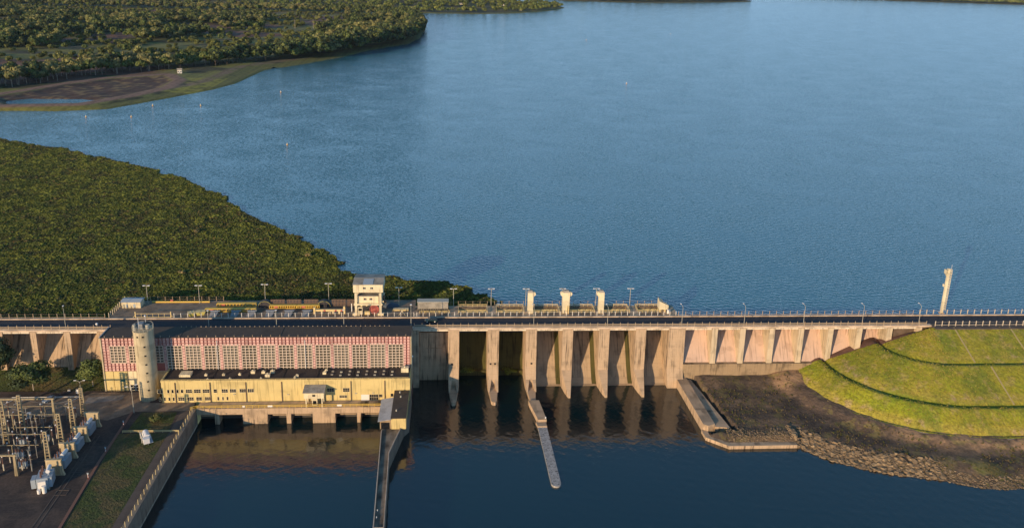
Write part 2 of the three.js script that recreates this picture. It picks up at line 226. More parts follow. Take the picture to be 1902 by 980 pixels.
{
  const P = [], U = [], I = [], prof = []; for (let i = 0; i < CONE.length - 1; i++) { const [a, b] = CONE[i], [c, e] = CONE[i + 1], n = Math.max(1, Math.round((c - a) / 1.4)); for (let k = 0; k < n; k++) prof.push([lerp(a, c, k / n), lerp(b, e, k / n)]); } prof.push(CONE.at(-1));
  const S = []; for (let x = 430; x > 186; x -= 2.5) S.push(-(x - 185)); for (let k = 0; k <= 56; k++) S.push(k / 56 * 92.4 * R);
  const C = [], coneC = (x, z, d, y) => { const m = wn(x, z, 6, 29), n = wn(x, z, 2, 37); const dryness = sstep(.36, .6, wn(x, z, 16, 43) * .6 + n * .4 + (d < 15 ? .12 : 0)); let c = mixc(mixc([.80, .98, .8], [1.08, 1.12, .9], m), mixc([.85, .74, 1.4], [1.05, .92, 1.6], n), .65 * dryness); const e = Math.min(...[13.2, 31, 42.6].map((q) => Math.abs(d - q) / (q === 13.2 ? 1.2 : 1.9))); return mixc(c, [1.35, 1.1, 3.2], .75 * sstep(1, .55, e + (n - .5) * 1.1)); };
  S.forEach((s) => prof.forEach(([d, y]) => { const [x, z] = s < 0 ? [185 - s, 2 + d] : coneAt(d, s); P.push(x, y + (wn(x, z, 4, 12) - .5) * .16 * sstep(0, 3, d), z); U.push(x, z); C.push(...coneC(x, z, d, y)); }));
  const n = prof.length; for (let i = 0; i < S.length - 1; i++) for (let j = 0; j < n - 1; j++) { const a = i * n + j, b = a + 1, c = a + n, e = c + 1; I.push(a, b, c, b, e, c); }
  const g = new THREE.BufferGeometry(); g.setAttribute('position', new THREE.Float32BufferAttribute(P, 3)); g.setAttribute('uv', new THREE.Float32BufferAttribute(U, 2)); g.setAttribute('color', new THREE.Float32BufferAttribute(C, 3)); g.setIndex(I); g.computeVertexNormals();
  const emb = struct(mesh('embankment', g, M.grass), 'grassed embankment with curved terraces at the dam end', 'embankment');
  for (const d of [45.5]) {                         // pale drain lip along each terrace
    const m = mb(), pts = S.filter((s, i) => s > -240 && s < 100 * R && i % 2 === 0).map((s) => { const [x, z] = s < 0 ? [185 - s, 2 + d] : coneAt(d, s); let y = 0; for (let i = 0; i < CONE.length - 1; i++) if (d >= CONE[i][0] && d <= CONE[i + 1][0]) y = lerp(CONE[i][1], CONE[i + 1][1], (d - CONE[i][0]) / (CONE[i + 1][0] - CONE[i][0])); return V(x, y + .06, z); });
    for (let i = 0; i < pts.length - 1; i++) m.beam(pts[i], pts[i + 1], .28, .16);
    m.build('drain_lip', M.slab, emb);
  }
  for (const [x, a, b] of [[193.8, 0, 3], [216.4, 0, 3], [239, 0, 3], [198.2, 6, 8], [221, 6, 8]]) {   // stepped drains down the slope
    const m = mb(); m.beam(V(x, CONE[a][1] + .1, 2 + CONE[a][0]), V(x, CONE[b][1] + .25, 2 + CONE[b][0]), .55, .25); m.build('slope_drain', M.drain, emb);
  }
  { const P2 = [], I2 = [], nn = prof.length; for (let k = 0; k <= 14; k++) prof.forEach(([d, y]) => { const [x, z] = coneAt(d, (92.4 + k * 1.6) * R); P2.push(x, y - .04 * k, z); }); for (let i = 0; i < 14; i++) for (let j = 0; j < nn - 1; j++) { const a = i * nn + j, b = a + 1, c = a + nn, e = c + 1; I2.push(a, b, c, b, e, c); } const g2 = new THREE.BufferGeometry(); g2.setAttribute('position', new THREE.Float32BufferAttribute(P2, 3)); g2.setIndex(I2); g2.computeVertexNormals(); mesh('bare_soil', boxUV(g2.toNonIndexed()), M.soilRed, emb); }
  const r = rng(77), list = [], gt = mb();
  for (let k = 0; k < 7; k++) { const a = r() * 6.28, g3 = new THREE.BufferGeometry(), w = .12, h = .3 + r() * .25, dx = Math.cos(a), dz = Math.sin(a); g3.setAttribute('position', new THREE.Float32BufferAttribute([-dz * w, 0, dx * w, dz * w, 0, -dx * w, dx * .28, h, dz * .28], 3)); g3.computeVertexNormals(); gt.add(g3, new THREE.Matrix4().makeTranslation(dx * .1, 0, dz * .1)); }
  const tuft = gt.geo();
  for (let k = 0; k < 9000; k++) {
    const d = Math.pow(r(), .75) * 46, s = r() < .5 ? -r() * 70 : r() * 92 * R, [x, z] = s < 0 ? [185 - s, 2 + d] : coneAt(d, s); let y = 0;
    for (let i = 0; i < CONE.length - 1; i++) if (d >= CONE[i][0] && d <= CONE[i + 1][0]) y = lerp(CONE[i][1], CONE[i + 1][1], (d - CONE[i][0]) / (CONE[i + 1][0] - CONE[i][0]));
    const q = wn(x, z, 9, 15), dry = r() < .3 + .5 * sstep(.5, .65, wn(x, z, 14, 19)), v = .7 + .6 * r();
    list.push([x, y + (wn(x, z, 4, 12) - .5) * .16 * sstep(0, 3, d) - .05, z, r() * 6.28, .4 + r() * .5, 0, dry ? [.36 * v, .29 * v, .07 * v] : [(.16 + .11 * q) * v, (.19 + .09 * q) * v, .012 * v]]);
  }
  const gr = instanced('slope_grass', tuft, mat(1, 1, 1, .95), list); tag(gr, 'short tufted grass on the terraced embankment', 'grass', null, 'stuff');
}
{                                                            // riprap
  const bank = struct(new THREE.Group(), 'rough stone riprap along the river edge below the embankment', 'riprap'); bank.name = 'riprap'; place(bank);
  const r = rng(5), geos = [];
  for (let k = 0; k < 6; k++) { const p = []; for (let i = 0; i < 13; i++) { const a = r() * 6.28, b = Math.acos(2 * r() - 1), q = .75 + .3 * r(); p.push([q * Math.sin(b) * Math.cos(a), .72 * q * Math.cos(b), q * Math.sin(b) * Math.sin(a)]); } geos.push(mb().hull(p).geo()); }
  const spots = []; for (let k = 0; k < 60000 && spots.length < 5600; k++) { const x = 94 + r() * 120, z = 34 + r() * 42; if (!inside(LANDR, x, z)) continue; const s = edgeDist(SHORE.slice(1), x, z, false), lim = x < 116 ? 7 : x < 160 ? 8.5 : 5; if (s > lim || s < .2 || (s > lim * .75 && r() < .5)) continue; spots.push([x, z, s, (x < 116 ? .18 : x < 158 ? .26 : .18) + Math.pow(r(), 2.6) * (x < 116 ? .32 : x < 158 ? .75 : .4)]); }
  spots.sort((a, b) => b[3] - a[3]);
  const mats = [M.rock, M.rock2, M.rock3];
  spots.slice(0, 290).forEach(([x, z, s, q], i) => { const o = mesh('rock', geos[i % 6], mats[Math.floor(r() * 3)], bank); o.position.set(x, soilY(x, z) + q * .2, z); o.rotation.set(r() - .5, r() * 6.28, r() - .5); o.scale.set(q * 1.15, q, q * 1.15); });
  const rest = spots.slice(290).map(([x, z, s, q]) => { const v = .6 + .8 * r(); return [x, soilY(x, z) + q * .15, z, r() * 6.28, q, r() - .5, [.20 * v, .15 * v, .095 * v]]; });
  const small = instanced('small_rock', geos[2], mat(1, 1, 1, .95, { map: T.rock }), rest, bank); small.userData.kind = 'stuff';
  const wl = []; for (let k = 0; k < 9000; k++) { const x = 92 + r() * 150, z = 4 + r() * 70; if (!inside(LANDR, x, z)) continue; const d = x < 185 ? Math.hypot((185 - x) / 1.2, Math.max(0, z - 2)) : z - 2; if (d < 47 || wn(x, z, 10, 33) + .35 * r() < .66) continue; const v = .5 + .8 * r(), g = r() < .4; wl.push([x, soilY(x, z) - .05, z, r() * 6.28, .4 + r() * .7, 0, g ? [.10 * v, .105 * v, .02 * v] : [.17 * v, .13 * v, .06 * v]]); }
  const gt = mb(); for (let k = 0; k < 9; k++) { const a = r() * 6.28, h = .3 + r() * .35, dx = Math.cos(a), dz = Math.sin(a), g3 = new THREE.BufferGeometry(); g3.setAttribute('position', new THREE.Float32BufferAttribute([-dz * .15, 0, dx * .15, dz * .15, 0, -dx * .15, dx * .35, h, dz * .35], 3)); g3.computeVertexNormals(); gt.add(g3); }
  tag(instanced('weeds', gt.geo(), mat(1, 1, 1, .95), wl), 'patchy dry weeds growing on the soil bank', 'weeds', null, 'stuff');
}
struct(mb().prismX([[-9.6, 24], [-15.5, 20.4], [-15.5, 10], [-9.6, 10]], 163, 430).build('upstream_slope', M.fill), 'dark soil strip between crest road and reservoir', 'bank');

// ---------------------------------------------------------------- crest road
struct(mesh('crest_road', flat([[-420, -9], [430, -9], [430, -1.5], [-420, -1.5]], 24.01), M.asphalt), 'dark asphalt road along the dam crest', 'road');
struct(mb().box(-420, 430, 24, 24.38, -9.6, -9.0).build('road_kerb', M.kerb), 'pale kerb on the reservoir side of the crest road', 'kerb');
struct(mb().box(-420, -123, 24, 24.14, -1.5, 0).build('walkway', M.kerb), 'narrow concrete walkway beside the crest road above the left buttresses', 'walkway');
struct(mb().box(-14.6, 186, 24, 24.14, -1.5, 0).build('walkway', M.kerb), 'narrow concrete walkway beside the crest road above the spillway', 'walkway');
struct(mb().box(186, 430, 23.4, 24.1, -1.5, 3).build('road_shoulder', M.path), 'dusty road shoulder above the grass embankment', 'shoulder');
struct(mb().box(172, 430, 12, 23.99, -9.6, -1.5).build('crest_fill', M.fill), 'earth fill under the crest road', 'fill');

// ---------------------------------------------------------------- spillway
const PX = [-13.4, .7, 15.5, 29.8, 43.6, 57.5, 71.5, 85.5], PW = [2.2, 4, 4.2, 4.1, 3.9, 3.9, 3.9, 6.2];
{
  const sp = thing('spillway', 'concrete spillway of tall piers and curved bays under the crest road', 'spillway');
  PX.forEach((x, i) => {
    const w = PW[i] / 2, pier = mb().prismX([[-20.4, -3], [-20.4, 23.98], [-9.61, 23.98], [-9.61, 23.3], [.25, 23.3], [.45, 18], [.75, 11], [.9, 6], [.9, -3]], x - w, x + w).build('pier', M.concrete, sp);
    if (i >= 4 && i < 7) mb().hull([[x - w + .003, -3, .5], [x + w - .003, -3, .5], [x - w + .003, 6.8, .88], [x + w - .003, 6.8, .88], [x - w + .003, 3.6, 2.2], [x + w - .003, 3.6, 2.2], [x - .45, -3, 10], [x + .65, -3, 10], [x - .3, .9, 9.7], [x + .55, .9, 9.7]]).build('pier_nose', M.concrete, pier);
    else if (i >= 1 && i < 4) {
      const n = mb().hull([[x - w + .003, -3, .4], [x + w - .003, -3, .4], [x - w + .003, 8.4, .8], [x + w - .003, 8.4, .8], [x - w + .1, 4.2, 3], [x + w - .1, 4.2, 3], [x - w + .1, -3, 3], [x + w - .1, -3, 3]]);
      n.hull([[x - w + .1, -3, 2.5], [x + w - .1, -3, 2.5], [x - w + .1, 1.5, 2.5], [x + w - .1, 1.5, 2.5], [x - 1.0, -3, 13.6], [x + 1.0, -3, 13.6], [x - 1.0, 1.3, 13.4], [x + 1.0, 1.3, 13.4], [x - .5, -3, 14.5], [x + .5, -3, 14.5], [x - .5, 1.3, 14.3], [x + .5, 1.3, 14.3]]);
      for (const s of [-1, 1]) n.hull([[x + s * (w - .1), 4.2, 2.9], [x + s * .55, 4.2, 2.9], [x + s * (w - .25), 1.4, 7.4], [x + s * (w - .7), 1.4, 7.4], [x + s * (w - .1), 1.2, 2.9], [x + s * .55, 1.2, 2.9]]);
      n.build('pier_nose', M.concrete, pier);
      for (const q of i === 2 ? [-.9, .8] : [i === 1 ? -.6 : .3]) mb().box(x + q - .35, x + q + .35, 9.3, 10, .4, .86).build('weep_hole', M.black, pier);
    } else if (i === 7) mb().hull([[x - w + .003, -3, .5], [x - w + .003, 7, .9], [x + w - .003, -3, .5], [x + w - .003, 7, .9], [x - w + .003, 3, 2.6], [x + w - .003, 3, 2.6], [x - w + .003, -3, 4], [x + w - .003, -3, 4]]).build('pier_nose', M.concrete, pier);
    if (i === 7) return;
    const a = x + w, b = PX[i + 1] - PW[i + 1] / 2, L = b - a;
    if (i === 0) { mb().box(a, b, -3, 20, -13.7, -5).build('bay_wall', M.concrete, sp); mb().box(a + 2.4, b - 2.2, .8, 13.5, -5.3, -4.7).build('stoplog_panel', M.concrete, sp); }
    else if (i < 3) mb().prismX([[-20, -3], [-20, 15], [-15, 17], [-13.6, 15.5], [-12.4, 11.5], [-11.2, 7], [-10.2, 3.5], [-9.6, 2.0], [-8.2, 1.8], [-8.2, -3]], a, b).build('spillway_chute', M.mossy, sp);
    else { const pr = [[-20, -3], [-20, 15], [-15.5, 17.4], [-14, 17.3], [-12.6, 16.4], [-11.4, 15], [-10, 13], [-8.6, 10.8], [-7.2, 8.5], [-5.8, 6.2], [-4.2, 4], [-2.4, 1.9], [-.2, .3], [.75, .08], [.75, -3]], ch = mb().prismX(pr, a, b).build('spillway_chute', M.ogee, sp); if (i < 6) mb().prismX(pr.slice(4, 13).map(([z, y]) => [z + .015, y + .012]).concat(pr.slice(4, 13).reverse().map(([z, y]) => [z - .2, y - .2])), b - 1.7, b - .01).build('algae_strip', M.mossy, ch); }
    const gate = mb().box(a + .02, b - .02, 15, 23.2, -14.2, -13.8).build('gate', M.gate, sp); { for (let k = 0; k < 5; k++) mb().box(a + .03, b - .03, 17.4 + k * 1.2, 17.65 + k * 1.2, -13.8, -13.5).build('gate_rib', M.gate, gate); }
    mb().box(a, b, 22.6, 23.3, -9.5, -.4).build('bridge_slab', M.concrete, sp);
    for (let k = 0; k < 3; k++) mb().box(a + L * k / 3 + .06, a + L * (k + 1) / 3 - .06, 22.85, 23.42, -.4, .12).build('edge_beam', M.beam, sp);
    // gate slot behind the road
    mb().box(a, b, 22.9, 23.97, -13.6, -9.62).build('deck_strip', M.deck, sp); mb().box(a, b, 22.4, 23.97, -21, -19.2).build('deck_strip', M.deck, sp);
    mb().box(a, b, 21.2, 23.2, -18.9, -18.5).build('gate_lip', M.paleYellow, sp);
  });
  mb().box(-14.5, 88.6, 23.3, 23.99, -9.6, 0).build('road_slab', M.kerb, sp);
  mb().box(-14.5, 88.6, -3, 14, -21, -20).build('upstream_wall', M.concrete, sp);
}
// ---------------------------------------------------------------- buttress dams
function buttressDam(label, x0, x1, centres, wallTop, wallBot, foot, pm, widths) {
  const o = thing('buttress_dam', label, 'dam');
  mb().box(x0, x1, 23.42, 23.99, -10.7, 0).build('road_slab', M.kerb, o);
  mb().prismX([[-10.7, -3], [-10.7, 23.4], [wallTop, 23.4], [wallTop, 20.5], [lerp(wallTop, wallBot, .36), 16.5], [lerp(wallTop, wallBot, .72), 12.3], [wallBot, foot], [wallBot, -3]], x0, x1).build('face_wall', pm, o);
  centres.forEach((x, i) => {
    mb().prismX([[wallTop - 2, 23.38], [.22, 23.38], [.25, foot + 3], [.45, foot], [.45, -3], [wallBot - 3, -3], [wallTop - 2, 15]], x - 1.05, x + 1.05).build('buttress', pm === M.concrete ? M.concrete : M.buttress, o);
    if (i) { const a = centres[i - 1] + 1.22, L = x - 1.2 - a; for (let k = 0; k < 3; k++) mb().box(a + L * k / 3 + .05, a + L * (k + 1) / 3 - .05, 22.85, 23.41, -.25, .12).build('edge_beam', M.beam, o); }
    mb().box(x - 1.9, x - 1.2, foot + 4, 22.8, wallTop, wallTop + 2.4).build('corner_rib', pm, o);
  });
  return o;
}
const BR = [88.7, 100.2, 111.1, 122.6, 134.1, 145.8, 157.3, 169.4];
const bR = buttressDam('pink concrete buttress dam running into the grassed embankment', 88.6, 186, [...BR.slice(1), 181.2], -8.4, -.6, 8.6, M.pinkConcrete);
for (let k = 0; k < 3; k++) mb().box(88.75 + k * 3.4, 92.05 + k * 3.4, 22.85, 23.41, -.25, .12).build('edge_beam', M.beam, bR);
mb().box(88.61, 140, -3, 8.8, -.7, 1.0).build('plinth', M.plinth, bR);
buttressDam('brown concrete buttress dam behind the trees of the yard', -300, -122.6, [-290, -278, -266.5, -255, -243, -231.5, -220, -208, -196.5, -185, -173.5, -161.8, -150.2, -138.4, -126.6], -8.2, -.8, 8, M.concrete);

// ---------------------------------------------------------------- walls in the river
{
  const o = thing('training_wall', 'wide concrete training wall beside the soil bank, with low apron', 'wall');
  mb().prismY([[86.2, .9], [90.2, .9], [91.3, 33.8], [88.6, 35], [87.2, 34]], -3, 3.3).build('wall_body', M.concrete, o);
  mb().prismY([[90.22, 1.1], [92, 1.2], [96.4, 35.2], [91.4, 34.4]], -3, 2.5).build('side_walk', M.concrete, o);
  mb().prismY([[86.6, 34.2], [86.8, 38.8], [93.2, 44.2], [116.8, 44.2], [116.8, 42.2], [94, 42], [88.6, 37.4], [88.5, 34.9]], -3, 1.2).build('apron', M.concrete, o);
  const g = thing('guide_wall', 'long narrow low concrete wall lying in the river below the spillway', 'wall');
  mb().prismY([[27.95, 14.2], [31.9, 14.2], [33.3, 27.2], [30.3, 27.4]], -3, 1.9).build('wall_block', M.concrete, g);
  mb().prismY([[29.5, 27.3], [33.0, 27.3], [33.2, 30], [30, 30]], -3, .95).build('wall_step', M.concrete, g);
  { const p = [[30, 30], [33.2, 30], [34.1, 61.5]]; for (let k = 1; k < 8; k++) p.push([32.55 + 1.55 * Math.cos(k / 8 * Math.PI), 61.5 + 1.7 * Math.sin(k / 8 * Math.PI)]); p.push([31, 61.5]); mb().prismY(p, -3, .5).build('wall_tail', M.tail, g); }
  mb().cyl(33.0, 1.9, 26.5, .25, .5, 8).build('marker', M.whiteMetal, g);
  const d = thing('divider_wall', 'tall grey wall stretching downstream from the powerhouse end', 'wall');
  mb().prismY([[-24.2, 24.6], [-14.4, 11.6], [-14.4, 31], [-16.1, 34], [-19.5, 52], [-18.1, 90], [-18.1, 110], [-20.9, 110], [-20.9, 90], [-23.1, 38]], -3, 5.7).build('wall_body', M.wallGrey, d);
  mb().beam(V(-23.0, 5.9, 39.4), V(-21.0, 5.9, 90), .25, .5).beam(V(-16.3, 5.9, 35.4), V(-19.6, 5.9, 52), .25, .5).beam(V(-19.6, 5.9, 52), V(-18.2, 5.9, 90), .25, .5).beam(V(-21, 5.9, 87.5), V(-18.3, 5.9, 87.5), .25, .5).build('parapet', M.kerb, d);
  for (const z of [80, 83]) mb().cyl(-20.6, 5.7, z, .14, .5, 8).build('bollard', M.whiteMetal, d);
  const q = thing('quay_wall', 'straight concrete wall holding the yard above the river', 'wall');
  mb().box(-88.4, -87.0, -3, 6.15, 24.6, 320).build('wall_body', M.wallGrey, q);
}
// ---------------------------------------------------------------- powerhouse
{
  const o = thing('powerhouse', 'long powerhouse with pink tiled facade, gridded windows and yellow lower storey', 'powerhouse');
  const X0 = -122, X1 = -14.6, ZF = 11.3, N = 83, x0 = X0 + .35, w = (X1 - .25 - x0) / N, h = 1.065, top = 26.35;
  mb().box(X0, X1, -3, 26.3, 3.4, ZF - .25).build('hall_wall', M.tileJoint, o);
  mb().box(X0 - .15, X0 + .3, 5, 26.4, 3.3, ZF + .35).build('end_pilaster', M.tower, o); mb().box(X1 - .2, X1 + .12, 5, 26.4, 3.3, ZF + .35).build('end_pilaster', M.tower, o);
  const roof = mb().box(X0 - .25, X1 + .2, 26.42, 26.62, 3.1, ZF + .55).build('roof', M.roof, o);
  mb().box(X0 - .2, X0 + .1, 26.62, 26.85, 3.1, ZF + .5).build('roof_edge', M.metalRoof, roof);
  for (let k = 0; k < 34; k++) mb().box(X0 + 1.6 + k * 3.15, X0 + 1.72 + k * 3.15, 26.62, 27.3, ZF + .3, ZF + .42).build('edge_stud', M.post, roof);
  for (let k = 0; k < 44; k++) mb().box(-97 + k * 1.72, -96.7 + k * 1.72, 26.62, 26.85, 3.25, 3.45).build('back_stud', M.post, roof);
  for (const x of [-95, -60.5, -33]) mb().box(x, x + .16, 26.62, 26.7, 3.4, ZF + .4).build('roof_seam', M.lowRoof, roof);
  const tiles = mb(), isWin = (c, r) => { const q = N - 1 - c; if (q < 2 || c < 1 || (q - 2) % 5 === 4) return false; return r >= 3 && !(c < 14 && r >= 9); };
  for (let c = 0; c < N; c++) for (let r = 0; r < 12; r++) if (!isWin(c, r)) { const x = x0 + c * w, y = top - r * h; tiles.box(x + .2, x + w - .26, y - h + .1, y - .12, ZF - .26, ZF + .14); }
  tiles.build('tile_blocks', M.tile, o).userData.kind = 'stuff';
  for (let g = 0; g < 16; g++) {
    const xr = x0 + (N - 2 - g * 5) * w, xl = xr - 4 * w, c0 = N - 2 - g * 5 - 4, left = c0 < 14, tall = g % 2 === 1 && !left, rows = left ? 6 : 9, yt = top - 3 * h + (tall ? .55 : 0), yb = top - (3 + rows) * h;
    const f = mb(); for (let k = 0; k <= 4; k++) f.box(xl + k * w - .12, xl + k * w + .12, yb, yt, ZF - .25, ZF + .1);
    for (let r = 0; r <= rows; r++) f.box(xl - .14, xr + .14, top - (3 + r) * h - .11, top - (3 + r) * h + .11, ZF - .25, ZF + (tall ? .13 : .08));
    if (tall) f.box(xl - .14, xr + .14, yt - .2, yt, ZF - .25, ZF + .12);
    const win = f.build('window', tall ? M.winFrame : M.paleFrame || M.winFrame, o);
    mb().box(xl, xr, yb, top - 3 * h, ZF - .2499, ZF - .2).build('pane', [M.glass, M.glass2, M.glass3][(g * 7 + (g >> 1)) % 3], win);
  }
  for (const x of [-82.5, -52]) mb().cyl(x, 14.2, ZF + .3, .12, 11, 6).build('downpipe', M.white, o);
  // lower storey in front
  mb().box(-99.6, X1 - .02, -3, 13.9, ZF, 20).build('lower_wall', M.yellowWall, o);
  const low = mb().box(-99.2, X1 - .4, 13.9, 14.02, ZF + .02, 19.6).build('lower_roof', M.lowRoof, o);
  mb().box(-99.7, X1 + .05, 13.9, 14.42, 19.6, 20.15).build('parapet', M.yellowWall, o); mb().box(-99.7, -99.2, 13.9, 14.42, ZF + .02, 19.6).build('parapet', M.yellowWall, o);
  { const f = mb(); for (let k = 0; k < 40; k++) f.box(-99 + k * 2.12, -98.9 + k * 2.12, 14.42, 14.75, 19.9, 20); f.box(-99.6, -15, 14.7, 14.78, 19.9, 20); f.build('roof_rail', M.paleYellow, o); }
  for (const x of [-83, -71, -59, -47.2, -34.8, -22.9]) mb().box(x, x + .3, 14.02, 14.16, ZF + .1, 19.5).build('roof_joint', M.black, low);
  mb().box(-94.4, -90.6, 14.02, 14.9, 14, 17).build('roof_hatch', M.cream, low);
  for (const [x, z, s] of [[-86, 15.6, .45], [-80, 15.5, .45], [-74.5, 15.4, .45], [-77, 18.6, .4], [-84.5, 18.7, .35], [-66.5, 18.5, .35], [-70.5, 13.8, .7], [-66.8, 14, .6], [-65, 16.4, .8], [-63.8, 13.6, .7], [-54.5, 16.8, .5], [-55, 18, .35], [-45.4, 15, .6], [-45, 13, .5], [-18, 13, 1.3]]) mb().box(x, x + s * 2, 14.02, 14.02 + s * 1.3, z, z + s * 1.6).cyl(x + s, 14.02 + s * 1.3, z + s * .8, s * .3, .35, 6).build('roof_vent', M.cream, low);
  for (let k = 0; k < 8; k++) for (const z of [13.6, 16]) mb().box(-42.5 + k * 3, -41.7 + k * 3, 14.02, 14.35, z + (k % 2) * .6, z + .6 + (k % 2) * .6).build('roof_vent', k % 2 ? M.lampPole : M.greyRoof, low);
  const U = (u) => -101.2 + (u - 290) * .1835;
  const wins = [...[[291, 301], [309, 312.5], [317, 320.5], [326, 329.5], [334, 338], [343, 354], [358, 370], [374, 386], [394, 400], [409, 420], [424, 435], [442, 454], [457, 468]].map(([a, b]) => [a, b, 9.7, 10.95]), ...[[293, 296], [302, 304.5], [310, 313], [318, 321], [328, 339], [345, 356], [361, 371], [377, 388], [400, 403], [409, 411.5], [417, 420]].map(([a, b]) => [a, b, 6.75, 8]), [628, 642, 7.2, 8.1], [635, 647, 9.5, 10.9], [685, 701, 6.1, 8.3], [702.5, 709, 7.2, 8.3], [725, 730, 7.4, 8.6], [605, 618, 9.6, 10.9]];
  for (const [a, b, y0, y1] of wins) {
    const xa = U(a), xb = U(b), f = mb().box(xa - .07, xb + .07, y0 - .12, y0, 20, 20.1).box(xa - .07, xb + .07, y1, y1 + .08, 20, 20.07).box(xa - .07, xa, y0, y1, 20, 20.06).box(xb, xb + .07, y0, y1, 20, 20.06);
    const n = Math.max(1, Math.round((xb - xa) / .8)); for (let k = 1; k < n; k++) f.box(lerp(xa, xb, k / n) - .03, lerp(xa, xb, k / n) + .03, y0, y1, 20, 20.05); if (xb - xa > 1) f.box(xa, xb, (y0 + y1) / 2 - .03, (y0 + y1) / 2 + .03, 20, 20.045);
    mb().box(xa, xb, y0, y1, 20, 20.025).build('pane', M.darkGlass, f.build('window', M.cream, o));
  }
  mb().box(U(669), U(684), 6, 8.3, 20, 20.12).build('door', M.white, o); mb().box(U(575), U(580), 6, 8.2, 20, 20.1).build('door', M.lampPole, o);
  for (const u of [324, 388, 454, 520.5, 650, 714]) mb().box(U(u) - .12, U(u) + .12, 6, 13.6, 20, 20.3).build('downpipe', M.brownSlat, o);
  for (const [u, y] of [[430, 8.9], [530, 8.6], [657, 8.7], [690, 8.8]]) mb().box(U(u), U(u) + .7, y, y + .25, 20, 20.3).build('wall_lamp', M.lampPole, o);
  // bare base under the tiles beside the round tower
  mb().box(-121.7, -118.9, 5, 13.5, ZF - .24, ZF + .1).build('base_panel', M.yellowWall, o); mb().box(-118.7, -114, 5, 13.5, ZF - .24, ZF + .16).build('base_panel', M.yellowWall, o);
  mb().box(-113.8, -99.7, 5, 13.5, ZF - .24, ZF + .06).build('base_panel', M.cream, o);
  for (let k = 0; k < 5; k++) mb().box(-113.4 + k * 1.9, -111.75 + k * 1.9, 6.3, 8.2, ZF + .06, ZF + .1).build('pane', M.darkGlass, mb().box(-113.6 + k * 1.9, -113.4 + k * 1.9, 6, 8.4, ZF + .06, ZF + .2).box(-113.6 + k * 1.9, -111.7 + k * 1.9, 7.2, 7.3, ZF + .06, ZF + .16).build('window', M.white, o));
  mb().box(-116.6, -115, 9.6, 10.6, ZF + .16, ZF + .24).build('sign_plate', mat(.02, .14, .11, .7), o);
  // draft tube deck over the water
  const q = thing('outlet_deck', 'concrete deck over dark draft tube openings below the powerhouse', 'deck');
  mb().box(-86.98, -19.6, 3.7, 6, 20.02, 24.5).build('deck_slab', M.concrete, q);
  for (const [a, b] of [[-81, -79.5], [-71.6, -63.2], [-56.8, -55.2], [-47.9, -40.2], [-32.7, -31.4], [-24.6, -19.6]]) mb().box(a, b, -3, 3.7, 20.05, 24.45).build('deck_pier', M.concrete, q);
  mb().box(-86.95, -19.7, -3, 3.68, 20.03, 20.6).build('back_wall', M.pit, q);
  for (const x of [-85.5, -61.5, -54, -38.5, -30]) mb().box(x, x + 5.5, 3.0, 3.4, 24.0, 24.3).build('gate_beam', M.plinth, q);
}
function railing(name, label, pts, hgt, step, m, mid = true) {
  const o = thing(name, label, 'railing'), pg = new THREE.BoxGeometry(.1, hgt, .1), rails = mb(); pg.translate(0, hgt / 2, 0);
  for (let i = 0; i < pts.length - 1; i++) {
    const a = V(...pts[i]), b = V(...pts[i + 1]), n = Math.max(1, Math.round(a.distanceTo(b) / step));
    for (let k = 0; k < n + (i === pts.length - 2 ? 1 : 0); k++) { const p = mesh('post', pg, m, o); p.position.copy(a).lerp(b, k / n); }
    for (const f of mid ? [.5, 1] : [1]) rails.beam(V(a.x, a.y + hgt * f, a.z), V(b.x, b.y + hgt * f, b.z), .13, .16);
  }
  rails.build('rail', m, o); return o;
}
{
  const r = railing('railing', 'yellow railing along the outlet deck edge above the river', [[-88.6, 6.15, 25.4], [-86.8, 6, 24.3], [-24.6, 6, 24.3]], 1.1, 2.1, M.yellow);
  for (const x of [-71.5, -63, -39.5]) mb().box(x, x + (x === -71.5 ? .8 : 1.6), 6.4, 7.05, 24.36, 24.42).build('warning_board', M.white, r);
  railing('railing', 'long yellow pipe railing across the lawn by the tank trailer', [[-106, 6, 38.6], [-88.2, 6.1, 38.9]], .8, 2.4, M.paleYellow);
}
// round tower
{
  const o = thing('round_tower', 'round pale concrete tower standing against the powerhouse', 'tower', [-105.3, 6, 16]);
  mb().cyl(0, 0, 0, 3.28, 25.6, 40).build('shaft', M.tower, o); mb().cyl(0, 25.6, 0, 3.4, .35, 40).build('cap', M.tower, o);
  const ring = mb(); for (let k = 0; k < 16; k++) { const a = k / 16 * 6.283, b = (k + 1) / 16 * 6.283, p = (t, y) => V(3.3 * Math.sin(t), y, 3.3 * Math.cos(t)); ring.bar(p(a, 25.95), p(a, 27.5), .06).bar(p(a, 27.5), p(b, 27.5), .06).bar(p(a, 26.8), p(b, 26.8), .05); } ring.build('railing', M.lampPole, o);
  mb().box(-1.9, .1, 25.95, 27.9, -1.6, .6).build('hatch_house', M.steel, o); mb().cyl(1.4, 25.95, -.4, .7, 1.4, 12).build('drum', M.lampPole, o); mb().cyl(-2.3, 25.95, 1.3, .5, 2.2, 10).build('drum', M.lampPole, o);
  mb().bar(V(-.6, 25.95, 1.8), V(-.6, 31, 1.8), .07).build('antenna', M.whiteMetal, o); mb().bar(V(.5, 25.95, -1.5), V(.5, 30, -1.5), .06).cyl(.5, 29.9, -1.5, .3, .4, 8).build('antenna', M.whiteMetal, o);
  for (const [x, y] of [[-.9, 24.3], [.9, 24.3], [1.1, 20.6], [1.1, 17.3], [1.1, 14], [1.1, 10.8], [1.1, 7.6], [1.1, 4.3]]) { const a = Math.asin(x / 3.28), g = new THREE.BoxGeometry(.62, .55, .3); g.rotateY(a); g.translate(3.18 * Math.sin(a), y, 3.18 * Math.cos(a)); mb().add(g).build('window', M.darkGlass, o); }
}
